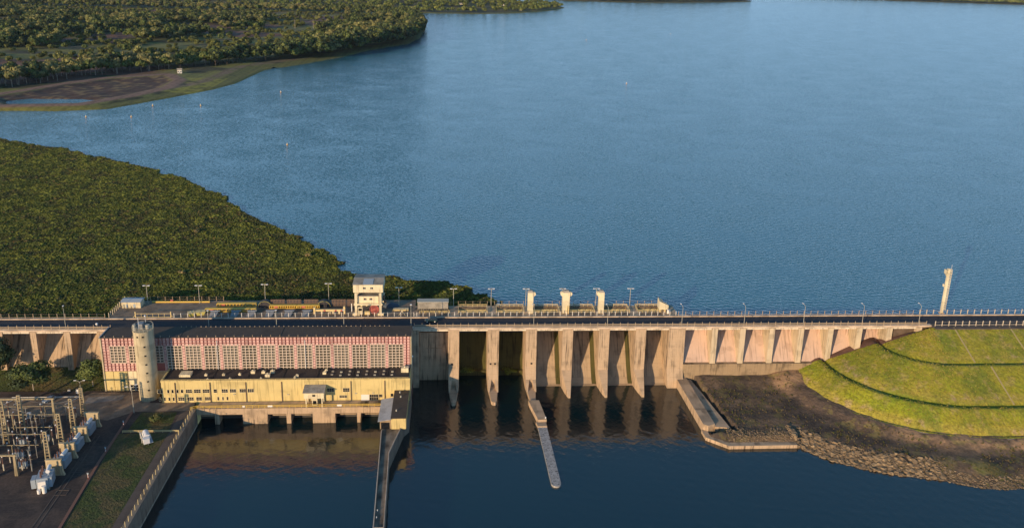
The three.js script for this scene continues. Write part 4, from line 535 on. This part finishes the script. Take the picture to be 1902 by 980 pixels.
// ---------------------------------------------------------------- switchyard
{
  const wallT = thing('firewall', 'cream concrete firewall with flared foot between transformers', 'wall', [-116.8, YARD, 34.6], 0, 'transformer firewalls');
  mb().prismZ([[-2.3, 0], [2.7, 0], [2.2, 1.4], [2.05, 5], [-2.3, 5]], -.35, .35).build('panel', M.firewall, wallT); mb().box(-2.4, 2.2, 5, 5.25, -.45, .45).build('coping', M.firewall, wallT); mb().box(.4, 1.5, .4, 3.6, .35, .4).build('recess_plate', M.plinth, wallT);
  for (const z of [43.2, 52, 60.6]) copy(wallT, 'firewall', [-116.8, YARD, z]);
  const tr = thing('transformer', 'blue grey transformer with cylinder tank standing between cream firewalls', 'transformer', [-117, YARD, 39], 0, 'transformers between firewalls');
  const build = (o, s) => {
    mb().box(-1.9, 1.1, .35, 3.3 * s, -2.5, 2.3).build('tank', M.blueGrey, o); mb().box(-2, 1.3, 0, .35, -2.6, 2.4).build('base', M.slab, o);
    for (let k = 0; k < 8; k++) mb().box(1.15, 2.05, .5, 3.1 * s, -2.3 + k * .56, -2.02 + k * .56).build('radiator_fin', M.blueGrey, o); mb().box(1.1, 2.1, 3.1 * s, 3.25 * s, -2.4, 2.1).build('radiator_header', M.blueGrey, o);
    { const g = new THREE.CylinderGeometry(.55, .55, 3, 16); g.rotateX(Math.PI / 2); g.translate(1.1, 4.5 * s, -.2); mb().add(g).build('conservator', M.whiteMetal, o); } for (const q of [-.95, .75]) mb().box(.9, 1.3, 3.1 * s, 4.1 * s, q - .15, q + .15).build('conservator_leg', M.blueGrey, o);
    for (const z of [-1.6, 0, 1.5]) { const m = mb().cyl(-.7, 3.3 * s, z, .28, .5, 10); for (let k = 0; k < 5; k++) m.cyl(-.7, 3.3 * s + .5 + k * .28, z, .24, .14, 10).cyl(-.7, 3.3 * s + .64 + k * .28, z, .14, .14, 8); m.build('bushing', M.porcelain, o); }
  };
  build(tr, 1); for (const z of [47.6, 56.4]) copy(tr, 'transformer', [-117, YARD, z]);
  const t5 = thing('transformer', 'bigger pale blue transformer with side coolers standing free of the firewalls', 'transformer', [-117.2, YARD, 65.6], .25); build(t5, 1.15);
  mb().box(-3.4, -2.2, .6, 3.4, -.8, 1.8).build('cooler', M.blueGrey, t5); mb().cyl(.2, 0, 3.6, .6, 2.2, 12).build('filter_drum', M.white, t5); mb().box(-1.4, .6, .2, 3.2, 2.4, 3).build('front_cabinet', M.white, t5); mb().cyl(-1.2, 0, 3.6, .45, 1.2, 10).build('valve', M.whiteMetal, t5);
  const mast = thing('switchyard_mast', 'ladder-like pale concrete mast rising from the switchyard', 'mast', [-120.3, YARD, 57], 0, 'switchyard masts');
  { const m = mb(); for (const s of [-1, 1]) m.hull([[s * .75 - .16, 0, -.3], [s * .75 + .16, 0, -.3], [s * .75 - .16, 0, .3], [s * .75 + .16, 0, .3], [s * .42 - .13, 12, -.2], [s * .42 + .13, 12, -.2], [s * .42 - .13, 12, .2], [s * .42 + .13, 12, .2]]); m.build('post', M.mast, mast); for (let k = 0; k < 11; k++) { const y = .9 + k * 1.05, w = lerp(.75, .42, y / 12); mb().box(-w + .13, w - .13, y, y + .22, -.16, .16).build('rung', M.mast, mast); } mb().box(-.55, .55, 12, 12.3, -.25, .25).build('cap', M.mast, mast); }
  for (const [x, z, s] of [[-121, 47, 1], [-121.5, 37.7, .98], [-122.6, 27.9, .85], [-139.5, 43.3, 1.2], [-136.9, 38.2, 1.12], [-139, 54, 1.1]]) copy(mast, 'switchyard_mast', [x, YARD, z]).scale.y = s;
  for (const [x0, x1, z, h, l] of [[-158, -129, 33.7, 9.6, 'long pale portal frame of the switchyard nearest the parking bays'], [-150, -127.9, 60.5, 6.5, 'lower pale portal frame of the switchyard near the free transformer']]) {
    const o = thing('portal_frame', l, 'portal', [0, YARD, z]); for (const x of [x0, x1]) mb().hull([[x - .45, 0, -.4], [x + .45, 0, -.4], [x - .45, 0, .4], [x + .45, 0, .4], [x - .28, h, -.25], [x + .28, h, -.25], [x - .28, h, .25], [x + .28, h, .25]]).build('column', M.mast, o); mb().box(x0 - .5, x1 + .5, h, h + .45, -.25, .25).build('crossbeam', M.mast, o);
  }
  const ins = thing('insulator_post', 'brown insulator column on a pale stand in the switchyard', 'insulator', [-124, YARD, 31], 0, 'switchyard insulators');
  mb().box(-.15, .15, 0, 2.3, -.15, .15).build('stand', M.lampPole, ins); { const m = mb(); for (let k = 0; k < 8; k++) m.cyl(0, 2.3 + k * .3, 0, .22, .16, 8).cyl(0, 2.46 + k * .3, 0, .12, .14, 6); m.build('insulator', M.porcelain, ins); } mb().cyl(0, 4.7, 0, .2, .35, 8).build('cap', M.whiteMetal, ins);
  const r = rng(31); for (const x of [-125, -127.5, -130, -133, -136, -142, -146]) for (const z of [28.5, 32.5, 37, 41, 45, 49.5, 54, 58]) if (r() < .74) copy(ins, 'insulator_post', [x + r() - .5, YARD, z + r() - .5]).scale.y = .7 + r() * .5;
  for (const [z, h, n] of [[29.5, 4.6, 'nearest the service road'], [36, 5.4, 'between the tallest masts'], [41.5, 4.2, 'in front of the tallest masts'], [47, 5.2, 'beside the third firewall'], [50.5, 3.6, 'beyond the lower portal frame']]) { const o = thing('busbar_rack', `low pale steel busbar rack ${n}`, 'busbar', [0, YARD, z]); mb().box(-157, -126, h, h + .16, -.08, .08).build('bar', M.mast, o); for (const x of [-155, -148, -141, -134, -127]) mb().box(x - .1, x + .1, 0, h, -.1, .1).build('leg', M.mast, o); }
  const thin = thing('steel_post', 'thin dark steel post of the switchyard', 'post', [-131, YARD, 30], 0, 'thin switchyard posts'); mb().box(-.07, .07, 0, 5.4, -.07, .07).build('shaft', M.steel, thin); mb().box(-.6, .6, 5.1, 5.2, -.05, .05).build('crossarm', M.mast, thin);
  for (let k = 0; k < 44; k++) copy(thin, 'steel_post', [-124 - r() * 30, YARD, 27.5 + r() * 32], r() < .6 ? 0 : 1.57).scale.y = .6 + r() * .7;
  const wire = (l, a, b, sag) => { const o = thing('conductor', l, 'wire', a); const m = mb(); let p = V(0, 0, 0); for (let k = 1; k <= 8; k++) { const t = k / 8, q = V((b[0] - a[0]) * t, (b[1] - a[1]) * t - sag * 4 * t * (1 - t), (b[2] - a[2]) * t); m.bar(p, q, .035, 4); p = q; } m.build('strand', M.steel, o); };
  [[57, 47], [47, 37.7], [37.7, 27.9]].forEach(([z0, z1], i) => wire(`sagging wire strung between the ${['lowest', 'middle', 'uppermost'][i]} pair of masts beside the firewalls`, [-120.6, YARD + 11.6, z0], [-121.8, YARD + (i === 2 ? 10 : 11.6), z1], 1));
  wire('long wire from the tallest mast across to the firewall masts', [-139.5, YARD + 14, 43.3], [-121, YARD + 11.6, 47], 1.6); wire('long wire from the mast near the portal to the upper firewall mast', [-136.9, YARD + 13, 38.2], [-121.5, YARD + 11.4, 37.7], 1.5); wire('long wire from the outer mast to the lowest firewall mast', [-139, YARD + 12.8, 54], [-120.3, YARD + 11.6, 57], 1.6);
  for (const [x, z, l] of [[-128, 56.5, 'cluster of grey breaker tanks nearest the lower portal frame'], [-134.5, 44.6, 'cluster of grey breaker tanks beside the tallest mast'], [-131.5, 51.5, 'cluster of grey breaker tanks with brown insulators in mid yard']]) { const o = thing('breaker', l, 'breaker', [x, YARD, z]); mb().box(-1.4, 1.4, 0, .6, -.7, .7).build('skid', M.steel, o); for (const q of [-.95, 0, .95]) { const t = mb().cyl(q, .6, 0, .42, 1.3, 10).build('tank', M.blueGrey, o); for (const s of [-1, 1]) { const m = mb().cyl(q + s * .22, 1.9, s * .2, .08, 1, 6); for (let k = 0; k < 4; k++) m.cyl(q + s * .22, 1.95 + k * .25, s * .2, .15, .15, 7); m.build('bushing', M.porcelain, t); } } }
  for (const [x, z, l] of [[-133.6, 61.2, 'small blue cabinet at the foot of the lower portal frame'], [-127.5, 42.5, 'small white cabinet among the insulators'], [-139.6, 28.9, 'small cream junction box by the long portal frame']]) { const o = thing('cabinet', l, 'cabinet', [x, YARD, z]); mb().box(-.6, .6, .15, 2, -.4, .4).build('body', l.includes('blue') ? M.blueGrey : M.white, o); mb().box(-.55, .55, 0, .15, -.35, .35).build('plinth', M.slab, o); mb().box(-.5, .5, .3, 1.8, .4, .43).build('door', M.blueGrey, o); }
  for (const [x, z, l] of [[-107.2, 34.5, 'red and white hazard post by the upper end of the brick kerb'], [-106.9, 49.5, 'red and white hazard post halfway along the brick kerb'], [-106.6, 62.8, 'red and white hazard post by the lower end of the brick kerb']]) { const o = thing('hazard_post', l, 'post', [x, YARD + .2, z]); for (let k = 0; k < 4; k++) mb().cyl(0, k * .35, 0, .14, .35, 8).build('band', k % 2 ? M.white : M.red, o); mb().box(-.25, .25, 1.4, 1.8, -.03, .03).build('sign_plate', M.blueGrey, o); }
  const tk = thing('tank_trailer', 'white tank trailer with cabinet parked on the lawn', 'trailer', [-96.6, YARD + .012, 43.6], .5);
  { const g = new THREE.CylinderGeometry(1.05, 1.05, 3.4, 20); g.rotateX(Math.PI / 2); g.translate(0, 1.9, -.6); mb().add(g).build('tank', M.whiteMetal, tk); } mb().box(-1.2, 1.5, .55, .8, -2.7, 2.6).build('chassis', M.blueGrey, tk); mb().box(-1.3, .5, .8, 2.5, 1.4, 2.9).build('cabinet', M.whiteMetal, tk); mb().box(-1.6, -1.45, .3, 2.8, -2.2, -2).box(-1.6, -1.45, .3, 2.8, .8, 1).box(-1.6, -1.45, 2.65, 2.8, -2, .8).build('frame', M.white, tk); for (const x of [-1.05, 1.05]) for (const z of [-1.8, -.9]) { const g = new THREE.CylinderGeometry(.42, .42, .3, 14); g.rotateZ(Math.PI / 2); g.translate(x, .42, z); mb().add(g).build('wheel', M.black, tk); } mb().box(-.1, .1, 0, .55, 2.3, 2.5).build('jack', M.steel, tk);
  for (const [x, z, l] of [[-131, 13, 'white meter box standing on the grassy bank'], [-134.5, 11.5, 'tiny white marker stone on the grassy bank']]) { const o = thing('marker_box', l, 'box', [x, YARD + .05, z]); mb().box(-.4, .4, 0, x > -132 ? 1.6 : .6, -.3, .3).build('body', M.white, o); mb().box(-.48, .48, x > -132 ? 1.6 : .6, x > -132 ? 1.72 : .7, -.38, .38).build('lid', M.slab, o); }
}
// ---------------------------------------------------------------- plants
function crown(seed, n, leaf, lobes, rx, ry, cy, cols, flatness = .8) {     // leaf faces spread through lobes of a crown
  const r = rng(seed), P = [], N = [], C = [], U = [], cs = [];
  for (let k = 0; k < lobes; k++) { const a = r() * 6.283, b = Math.acos(1 - 1.7 * r()), q = .5 + .28 * r(); cs.push([q * rx * Math.sin(b) * Math.cos(a), cy + q * ry * Math.cos(b), q * rx * Math.sin(b) * Math.sin(a), .34 + .26 * r(), r()]); }
  const nv = V(), t1 = V(), t2 = V();
  for (let i = 0; i < n; i++) {
    const L = cs[i % lobes], a = r() * 6.283, b = Math.acos(2 * r() - 1), q = L[3] * (.55 + .5 * r());
    const x = L[0] + q * rx * Math.sin(b) * Math.cos(a), y = L[1] + q * ry * Math.cos(b) * flatness, z = L[2] + q * rx * Math.sin(b) * Math.sin(a);
    nv.set(Math.sin(b) * Math.cos(a) + (r() - .5) * .9, Math.cos(b) + (r() - .3) * .8, Math.sin(b) * Math.sin(a) + (r() - .5) * .9).normalize();
    t1.set(r() - .5, r() - .5, r() - .5).cross(nv).normalize(); t2.crossVectors(nv, t1);
    const s = leaf * (.6 + .8 * r()), c = cols[Math.floor(L[4] * cols.length)], v = .75 + .5 * r(), q4 = [[-1, -.7], [1, -.5], [.7, .9], [-.8, .8]].map(([u, w]) => [x + (t1.x * u + t2.x * w) * s, y + (t1.y * u + t2.y * w) * s, z + (t1.z * u + t2.z * w) * s]);
    for (const k of [0, 1, 2, 0, 2, 3]) { P.push(...q4[k]); N.push(nv.x, nv.y, nv.z); C.push(c[0] * v, c[1] * v, c[2] * v); U.push(0, 0); }
  }
  const g = new THREE.BufferGeometry(); g.setAttribute('position', new THREE.Float32BufferAttribute(P, 3)); g.setAttribute('normal', new THREE.Float32BufferAttribute(N, 3)); g.setAttribute('color', new THREE.Float32BufferAttribute(C, 3)); g.setAttribute('uv', new THREE.Float32BufferAttribute(U, 2)); return g;
}
function limbs(seed, h, r0, spread) { const r = rng(seed), m = mb().bar(V(0, -.6, 0), V(0, h * .55, 0), r0, 7, r0 * .6); for (let k = 0; k < 5; k++) { const a = k * 1.26 + r(), y = h * (.35 + .2 * r()); m.bar(V(0, y, 0), V(spread * Math.cos(a), h * (.7 + .2 * r()), spread * Math.sin(a)), r0 * .4, 5, r0 * .12); } return m; }
const GREEN = [[.085, .115, .025], [.115, .14, .03], [.06, .09, .022]], OLIVE = [[.19, .185, .06], [.16, .165, .05], [.13, .14, .042]], DARK = [[.03, .05, .018], [.042, .065, .02]];
for (const [x, y, z, n, leaf, rx, ry, h, l, cols, seed] of [
  [-146.5, 7.2, 11.5, 5200, .3, 6.6, 4.2, 6.2, 'broad dark green tree beside the parking bays', [[.075, .10, .02], [.055, .078, .018], ...DARK], 3],
  [-127.6, 6.4, 8.4, 4200, .3, 4.1, 4.6, 6.0, 'rounded green tree at the corner of the powerhouse', GREEN, 4],
  [-163, 8.2, 4, 4200, .32, 6.5, 5.6, 8.5, 'dark tree leaning on the left buttresses', DARK, 6],
  [-97.7, YARD, 32.2, 1500, .2, 2.0, 1.5, 1.7, 'small round bush on the lawn patch', [[.07, .085, .02], [.09, .09, .025]], 8]]) {
  const o = thing(rx < 3 ? 'bush' : 'tree', l, rx < 3 ? 'bush' : 'tree', [x, y, z]); limbs(seed, h, rx < 3 ? .09 : .24, rx * .45).build('trunk', M.paleBark, o); mesh('crown', crown(seed * 7, n, leaf, 16, rx, ry, h, cols), M.leaf, o);
}
for (const [x, l, s] of [[6.6, 'clump of lit green plants on the ledge of the second spillway bay', 11], [22.4, 'clump of lit green plants on the ledge of the third spillway bay', 12]]) { const o = thing('ledge_plant', l, 'plant', [x, 1.75, -8.7]); mesh('foliage', crown(s, 500, .2, 7, 3.4, 1.1, .35, [[.16, .19, .02], [.08, .12, .02]]), M.leaf, o); mb().bar(V(0, -.1, 0), V(.3, .9, 0), .06).build('stem', M.bark, o); }
{ // floating weed mat
  const MAT0 = [[-331, -331], [-300, -314], [-272, -300], [-245, -280], [-215, -262], [-176, -231], [-152, -205], [-130, -183.5], [-118, -160], [-109.8, -147.5], [-92, -128], [-75, -112], [-60, -92], [-49, -76], [-46, -64], [-23.5, -57], [-2, -52], [8, -45], [14, -39], [22, -31], [18, -21.2], [-14, -21.2], [-14, -26.6], [-128.2, -26.6], [-128.2, -10.9], [-520, -10.9], [-520, -400]], MAT = [];
  MAT0.forEach(([x, z], i) => { const [x1, z1] = MAT0[(i + 1) % MAT0.length]; MAT.push([x, z]); if (i > 19) return; const L = Math.hypot(x1 - x, z1 - z), n = Math.ceil(L / 2.5); for (let k = 1; k < n; k++) { const px = lerp(x, x1, k / n), pz = lerp(z, z1, k / n), o = 9 * (wn(px, pz, 13, 44) - .42) + 5 * (wn(px, pz, 4, 46) - .4); MAT.push([px + (z - z1) / L * o, pz - (x - x1) / L * o]); } });
  const RIM = MAT0.slice(0, 21);
  tag(mesh('weed_mat', flat(MAT.map(([x, z]) => [x, z]), 21.06), mat(.055, .068, .02, .95, { map: T.mottle })), 'dark floor of the floating weed mat behind the dam', 'weeds', null, 'stuff');
  const r = rng(19), list = [], leafG = crown(40, 20, .26, 5, .8, .42, .15, [[1, 1, 1], [.8, .8, .8]], .9);
  for (let k = 0; k < 560000 && list.length < 190000; k++) {
    const x = -345 + r() * 368, z = -335 + r() * 325; if (z > -22 && x > -128) continue; if (x < -.55 * (279 - z) - 20) continue;
    const near = edgeDist(RIM, x, z, false); if (!inside(near < 11 ? MAT : MAT0, x, z)) continue;
    const big = wn(x, z, 11, 51), mid = wn(x, z, 4, 57), v = .4 + 1.1 * r(), far = clamp((-z - 40) / 300, 0, 1);
    const c = mid > .58 ? [.18, .205, .034] : big > .55 ? [.112, .145, .028] : r() < .1 ? [.22, .16, .06] : big < .42 ? [.08, .10, .03] : [.10, .132, .028];
    list.push([x, 21.05 + .4 * (mid - .35) + .3 * (big - .4), z, r() * 6.283, (.55 + .6 * r()) * (1 + far * .3) * (.8 + .6 * mid), (r() - .5) * .5, c.map((q) => q * v)]);
  }
  tag(instanced('floating_weed', leafG, M.leafInst = mat(1, 1, 1, .85, { vertexColors: true }), list), 'dense green mat of floating weed covering the reservoir corner', 'weeds', null, 'stuff');
  for (const [x, z, l] of [[-67, -84, 'dry straw coloured tussock nearest the gantry crane in the weed mat'], [-118, -63, 'pale dry tussock in the weed mat behind the swing gate'], [-128, -118, 'pale dry tussock far out in the weed mat']]) { const o = thing('tussock', l, 'tussock', [x, 21.1, z]); mesh('foliage', crown(60 + Math.round(x), 260, .3, 6, 1.7, 1.3, .6, [[.26, .20, .09], [.19, .16, .06]]), M.leaf, o); mb().cyl(0, -.1, 0, .5, .7, 7, .2).build('root', M.bark, o); }
}
// ---------------------------------------------------------------- far shores
const HEAD = [[-620, -400], [-480, -424], [-390, -445], [-345, -443], [-305, -457], [-277, -512], [-246, -579], [-235, -623], [-232, -680], [-229, -737], [-196, -795], [-176, -840], [-150, -900], [-132, -970], [-100, -1040], [-74, -1089], [-62, -1180], [-57, -1265], [-54, -1360], [-56, -1457], [-64, -1560], [-70, -1645], [-90, -1800], [-150, -1850], [-400, -1890], [-1400, -1900], [-1400, -400]];
const BASIN = [[-424, -500], [-409, -535], [-396, -572], [-369, -626], [-324, -656], [-303, -620], [-299, -570], [-314, -520], [-338, -474], [-395, -462]];
const BACK = [[-1600, -1870], [-330, -1870], [-230, -1900], [-150, -1935], [-61, -1906], [81, -1934], [160, -1985], [240, -2088], [300, -2190], [345, -2324], [352, -2400], [330, -2483], [245, -2736], [100, -3100], [-1600, -3100]];
const headY = (x, z) => { const s = sdist(HEAD, x, z), b = sdist(BASIN, x, z); let y = 19.6 + 2.4 * sstep(-6, 7, s) + 1.4 * sstep(8, 30, s) + 9 * sstep(150, 800, s) + (wn(x, z, 40, 61) - .5) * 3 * sstep(10, 60, s); if (b > -25) { const p = Math.hypot((x + 368) / 42, (z + 487) / 20), k = sstep(-4, 9, b); y = lerp(lerp(y, 24, sstep(-25, -8, b)), 22.0 + (wn(x, z, 14, 67) - .5) * 2.4 - 2.2 * sstep(1.25, .85, p), k); } return y; };
const FLOOR = [.04, .045, .018];
const headC = (x, z) => {
  const s = sdist(HEAD, x, z), b = sdist(BASIN, x, z), n = wn(x, z, 30, 71), m = wn(x, z, 7, 75); let c = mixc(FLOOR, [.17, .175, .04], sstep(.36, .5, n));
  c = mixc(c, [.17, .085, .06], sstep(.53, .59, wn(x, z, 90, 79)) * sstep(60, 140, s)); c = mixc(c, [.19, .18, .03], sstep(16, 8, s + (m - .5) * 9));
  if (x > -315 && s < 60 && b < -22) c = mixc(c, [.13, .135, .03], sstep(.4, .5, m + .12) * sstep(45, 34, s));
  if (x > -318 && x < -250 && z > -650 && z < -545 && b < -18) c = mixc(c, [.27, .25, .035], sstep(.38, .48, m));
  if (z > -860) c = mixc(c, [.18, .12, .09], .8 * sstep(10, 4, Math.abs(s - 34)) * sstep(.3, .45, m));
  if (b > -30) { c = mixc(c, [.25, .15, .105], sstep(-17, -13, b) * sstep(0, -3, b)); c = mixc(c, mixc([.07, .042, .034], [.19, .13, .06], sstep(.58, .68, m)), sstep(-1, 2, b)); }
  return c.map((q) => q * (.8 + .4 * m));
};
{
  const L = struct(new THREE.Group(), 'wooded headland with earth tracks and a dug basin on the far shore', 'headland'); L.name = 'headland'; place(L);
  mesh('near_ground', grid(-520, -225, -760, -425, 118, 134, headY, headC), M.land, L); mesh('far_ground', grid(-1300, -30, -1900, -760, 110, 100, headY, headC), M.land, L); mesh('side_ground', grid(-1300, -520, -760, -405, 60, 30, headY, headC), M.land, L);
  struct(mesh('far_shore', grid(-1600, 420, -3100, -1860, 100, 62, (x, z) => { const s = sdist(BACK, x, z); return 19.5 + 3 * sstep(-10, 12, s) + 22 * sstep(20, 700, s) + (wn(x, z, 120, 81) - .5) * 10 * sstep(20, 200, s); }, (x, z) => { const n = wn(x, z, 60, 83), s = sdist(BACK, x, z); return mixc(mixc(FLOOR, [.11, .11, .035], sstep(.45, .6, n)), [.13, .14, .03], sstep(45, 15, s)); }), M.land), 'low wooded shore beyond the headland', 'shore');
}
const FAR1 = [[400, -2870], [478, -2848], [680, -2822], [900, -2930], [1254, -3186], [1300, -3300], [1100, -4200], [200, -4200], [300, -3200]], FAR2 = [[1980, -3790], [2074, -3745], [2400, -3660], [2755, -3585], [3600, -3400], [6500, -3200], [6500, -5200], [1800, -5200]];
for (const [poly, l] of [[FAR1, 'low green shore on the far horizon beyond the two small buoys'], [FAR2, 'low green far shore beyond the open water']]) { const xs = poly.map((p) => p[0]), zs = poly.map((p) => p[1]); struct(mesh('far_shore', grid(Math.min(...xs), Math.max(...xs), Math.min(...zs), Math.max(...zs), 90, 60, (x, z) => { const s = sdist(poly, x, z); return 19.4 + 3.4 * sstep(-14, 14, s) + 20 * sstep(30, 700, s); }, (x, z) => mixc([.06, .065, .02], [.12, .11, .035], wn(x, z, 60, 87))), M.land), l, 'shore'); }
{ // woods
  const kinds = [
    ['broad olive crowned tree', OLIVE, 6.2, 4.4, 9.5, M.bark], ['dark green dense tree', [...GREEN, ...DARK], 5.4, 5.0, 9, M.bark], ['mid green rounded tree', GREEN, 5.0, 4.6, 8.5, M.bark], ['thin pale trunked tree with sparse crown', [[.17, .165, .06], [.13, .14, .045]], 4.4, 4.4, 9.8, M.paleBark], ['low yellow green shrub tree', [[.11, .12, .025], [.09, .11, .025]], 3.6, 2.4, 3.2, M.bark]];
  const cg = kinds.map((k, i) => crown(90 + i, i === 3 ? 300 : 430, i === 4 ? .65 : .82, i === 3 ? 12 : 17, k[2], k[3], k[4], k[1])), tg = kinds.map((k, i) => limbs(190 + i, k[4] * 1.1, i === 3 ? .3 : .28, k[2] * .5).geo());
  const r = rng(23), trees = [];
  const EDGE = [[-560, -500], [-470, -520], [-436, -560], [-415, -610], [-385, -662], [-345, -702], [-300, -740], [-262, -790], [-205, -830], [-188, -850], [-160, -903], [-138, -967], [-105, -1040], [-79, -1088], [-67, -1180], [-62, -1265], [-59, -1360], [-61, -1457], [-69, -1560], [-75, -1645], [-100, -1790], [-300, -1860], [-1300, -1880], [-1300, -500]];
  for (let z = -500; z > -1880; z -= 9) for (let x = -1150; x < -55; x += 9) {
    const px = x + (r() - .5) * 9, pz = z + (r() - .5) * 9; if (px < -.66 * (279 - pz) - 10) continue; const e = sdist(EDGE, px, pz); if (e < 0) continue;
    const open = wn(px, pz, 90, 79), gap = wn(px, pz, 34, 93); const meadow = px < -250 && e > 52 + 40 * (gap - .5) && e < 330 + 200 * (open - .5); if (meadow ? r() < .95 - .45 * sstep(.52, .6, gap) : e > 45 && (open > .545 || gap > .57) && r() < .88) continue;
    const band = e < 40, kn = wn(px, pz, 50, 97) + (r() - .5) * .25; let k = kn < .42 ? 1 : kn < .52 ? 2 : kn < .62 ? 0 : 2; if (e > 45 && gap > .53) k = 4; if (meadow && r() < .6) k = 4; if (band && px < -330 && r() < .55) k = 3; if (px > -300 && band && r() < .6) k = 1;
    const grove = sstep(-300, -150, px) * sstep(-1500, -900, pz); trees.push([px, pz, k, (.72 + .55 * r()) * (1 + .35 * grove) * (band ? 1.2 : 1), Math.hypot(px, pz - 279)]);
  }
  trees.sort((a, b) => a[4] - b[4]);
  const protos = [];
  trees.slice(0, 280).forEach(([x, z, k, s]) => {
    const t = r() * 6.283, y = headY(x, z) - .2; let o;
    if (!protos[k]) { o = protos[k] = thing('tree', `${kinds[k][0]} at the edge of the headland wood`, 'tree', [x, y, z], t, 'trees of the headland wood'); mesh('trunk', tg[k], kinds[k][5], o); mesh('crown', cg[k], M.leaf, o); } else o = copy(protos[k], 'tree', [x, y, z], t);
    o.scale.setScalar(s);
  });
  const rest = trees.slice(280);
  kinds.forEach((kd, k) => { const l = rest.filter((t) => t[2] === k).map(([x, z, kk, s]) => { const v = .75 + .5 * r(); return [x, headY(x, z) - .3, z, r() * 6.283, [s, s * (.85 + .3 * r()), s], 0, [v, v * (.95 + .1 * r()), v]]; }); if (l.length) tag(instanced('wood', cg[k], M.leafInst, l), `distant wood on the headland made up of ${['broad olive crowned trees', 'dark dense trees', 'rounded green trees', 'thin sparse trees', 'low yellow green shrubs'][k]}`, 'wood', null, 'stuff'); });
  const far = []; for (const [poly, n, d] of [[BACK, 2600, 420], [FAR1, 1500, 300], [FAR2, 2600, 300]]) { const xs = poly.map((p) => p[0]), zs = poly.map((p) => p[1]), x0 = Math.max(-1200, Math.min(...xs)), x1 = Math.min(3400, Math.max(...xs)), z0 = Math.min(...zs), z1 = Math.max(...zs); let c = 0; for (let i = 0; i < 60000 && c < n; i++) { const x = lerp(x0, x1, r()), z = lerp(z0, z1, r()), s = sdist(poly, x, z); if (s < 8 || s > d || (s > 30 && wn(x, z, 70, 83) > .58 && r() < .8)) continue; c++; const g = poly === BACK ? 22 * sstep(20, 700, s) : 20 * sstep(30, 700, s), v = .6 + .8 * r(); far.push([x, 22 + g, z, r() * 6.283, (poly === BACK ? 1.0 : 1.5) * (.8 + .5 * r()), 0, r() < .4 ? [1.5 * v, 1.3 * v, 1.2 * v] : [v, v, v]]); } }
  tag(instanced('wood', cg[2], M.leafInst, far), 'far off woods lining the low shores across the reservoir', 'wood', null, 'stuff');
  const palm = thing('palm', 'tall pale trunked palm rising over the headland wood', 'palm', [-478, headY(-478, -1400), -1400], 0, 'palms over the headland wood'); mb().bar(V(0, -1, 0), V(.4, 17, 0), .4, 7, .25).build('trunk', M.paleBark, palm); { const g = new MB(), q = rng(4); for (let k = 0; k < 14; k++) { const a = q() * 6.283, l = 3.2, up = .2 + q() * 1; g.beam(V(.4, 17, 0), V(.4 + l * .6 * Math.cos(a), 17 + up, l * .6 * Math.sin(a)), .8, .08).beam(V(.4 + l * .6 * Math.cos(a), 17 + up, l * .6 * Math.sin(a)), V(.4 + l * Math.cos(a), 16 + up * .6, l * Math.sin(a)), .5, .06); } g.build('frond', mat(.075, .085, .025, .85), palm); }
  for (const [x, z] of [[-466, -1392], [-415, -1370], [-408, -1378], [-440, -1420], [-300, -1310], [-268, -1325]]) copy(palm, 'palm', [x, headY(x, z), z], x);
}
{ // buoys, far houses
  const b = thing('buoy', 'yellow cone topped buoy floating on the reservoir', 'buoy', [-308.6, 21, -420.6], 0, 'buoys on the reservoir'); mb().cyl(0, -.5, 0, .6, .9, 12).build('float', M.orange, b); mb().cyl(0, .4, 0, .45, 1.0, 10, .2).build('cone', M.cream, b); mb().cyl(0, 1.4, 0, .1, .25, 6).build('light', M.white, b);
  for (const [x, z] of [[-272.6, -423.2], [-274.3, -479.2], [-232.6, -482.7], [-177.2, -568.2], [-122.8, -321.4], [243.9, -1233.2], [448.1, -1408.7], [204.1, -672.2]]) copy(b, 'buoy', [x, 21, z]);
  const house = (l, x, y, z, t, w, d, m) => { const o = thing('house', l, 'house', [x, y, z], t); mb().box(-w, w, -1, 3.4, -d, d).build('wall', m, o); mb().prismX([[-d - .5, 3.4], [d + .5, 3.4], [0, 5.6]], -w - .5, w + .5).build('roof', M.greyRoof, o); mb().box(-.6, .6, 0, 2.1, d, d + .06).build('door', M.blueGrey, o); for (const q of [-.6, .6]) mb().box(q * w - .7, q * w + .7, 1, 2.2, d, d + .05).build('window', M.darkGlass, o); };
  house('long white house among the trees of the far wooded shore', 150, 27, -2290, .1, 11, 5, M.white); house('small white house behind the trees of the far wooded shore', 20, 29, -2210, -.1, 7, 5, M.cream); house('tiny cream hut at the water line of the far wooded shore', 190, 24, -2105, .3, 4, 3, M.cream);
  house('white hut at the end of the basin track', -312, 23.9, -676, .2, 2.4, 1.8, M.white);
}
scene.fog = new THREE.FogExp2(new THREE.Color().setRGB(.72, .82, .95), .000014);
renderer.render(scene, camera);
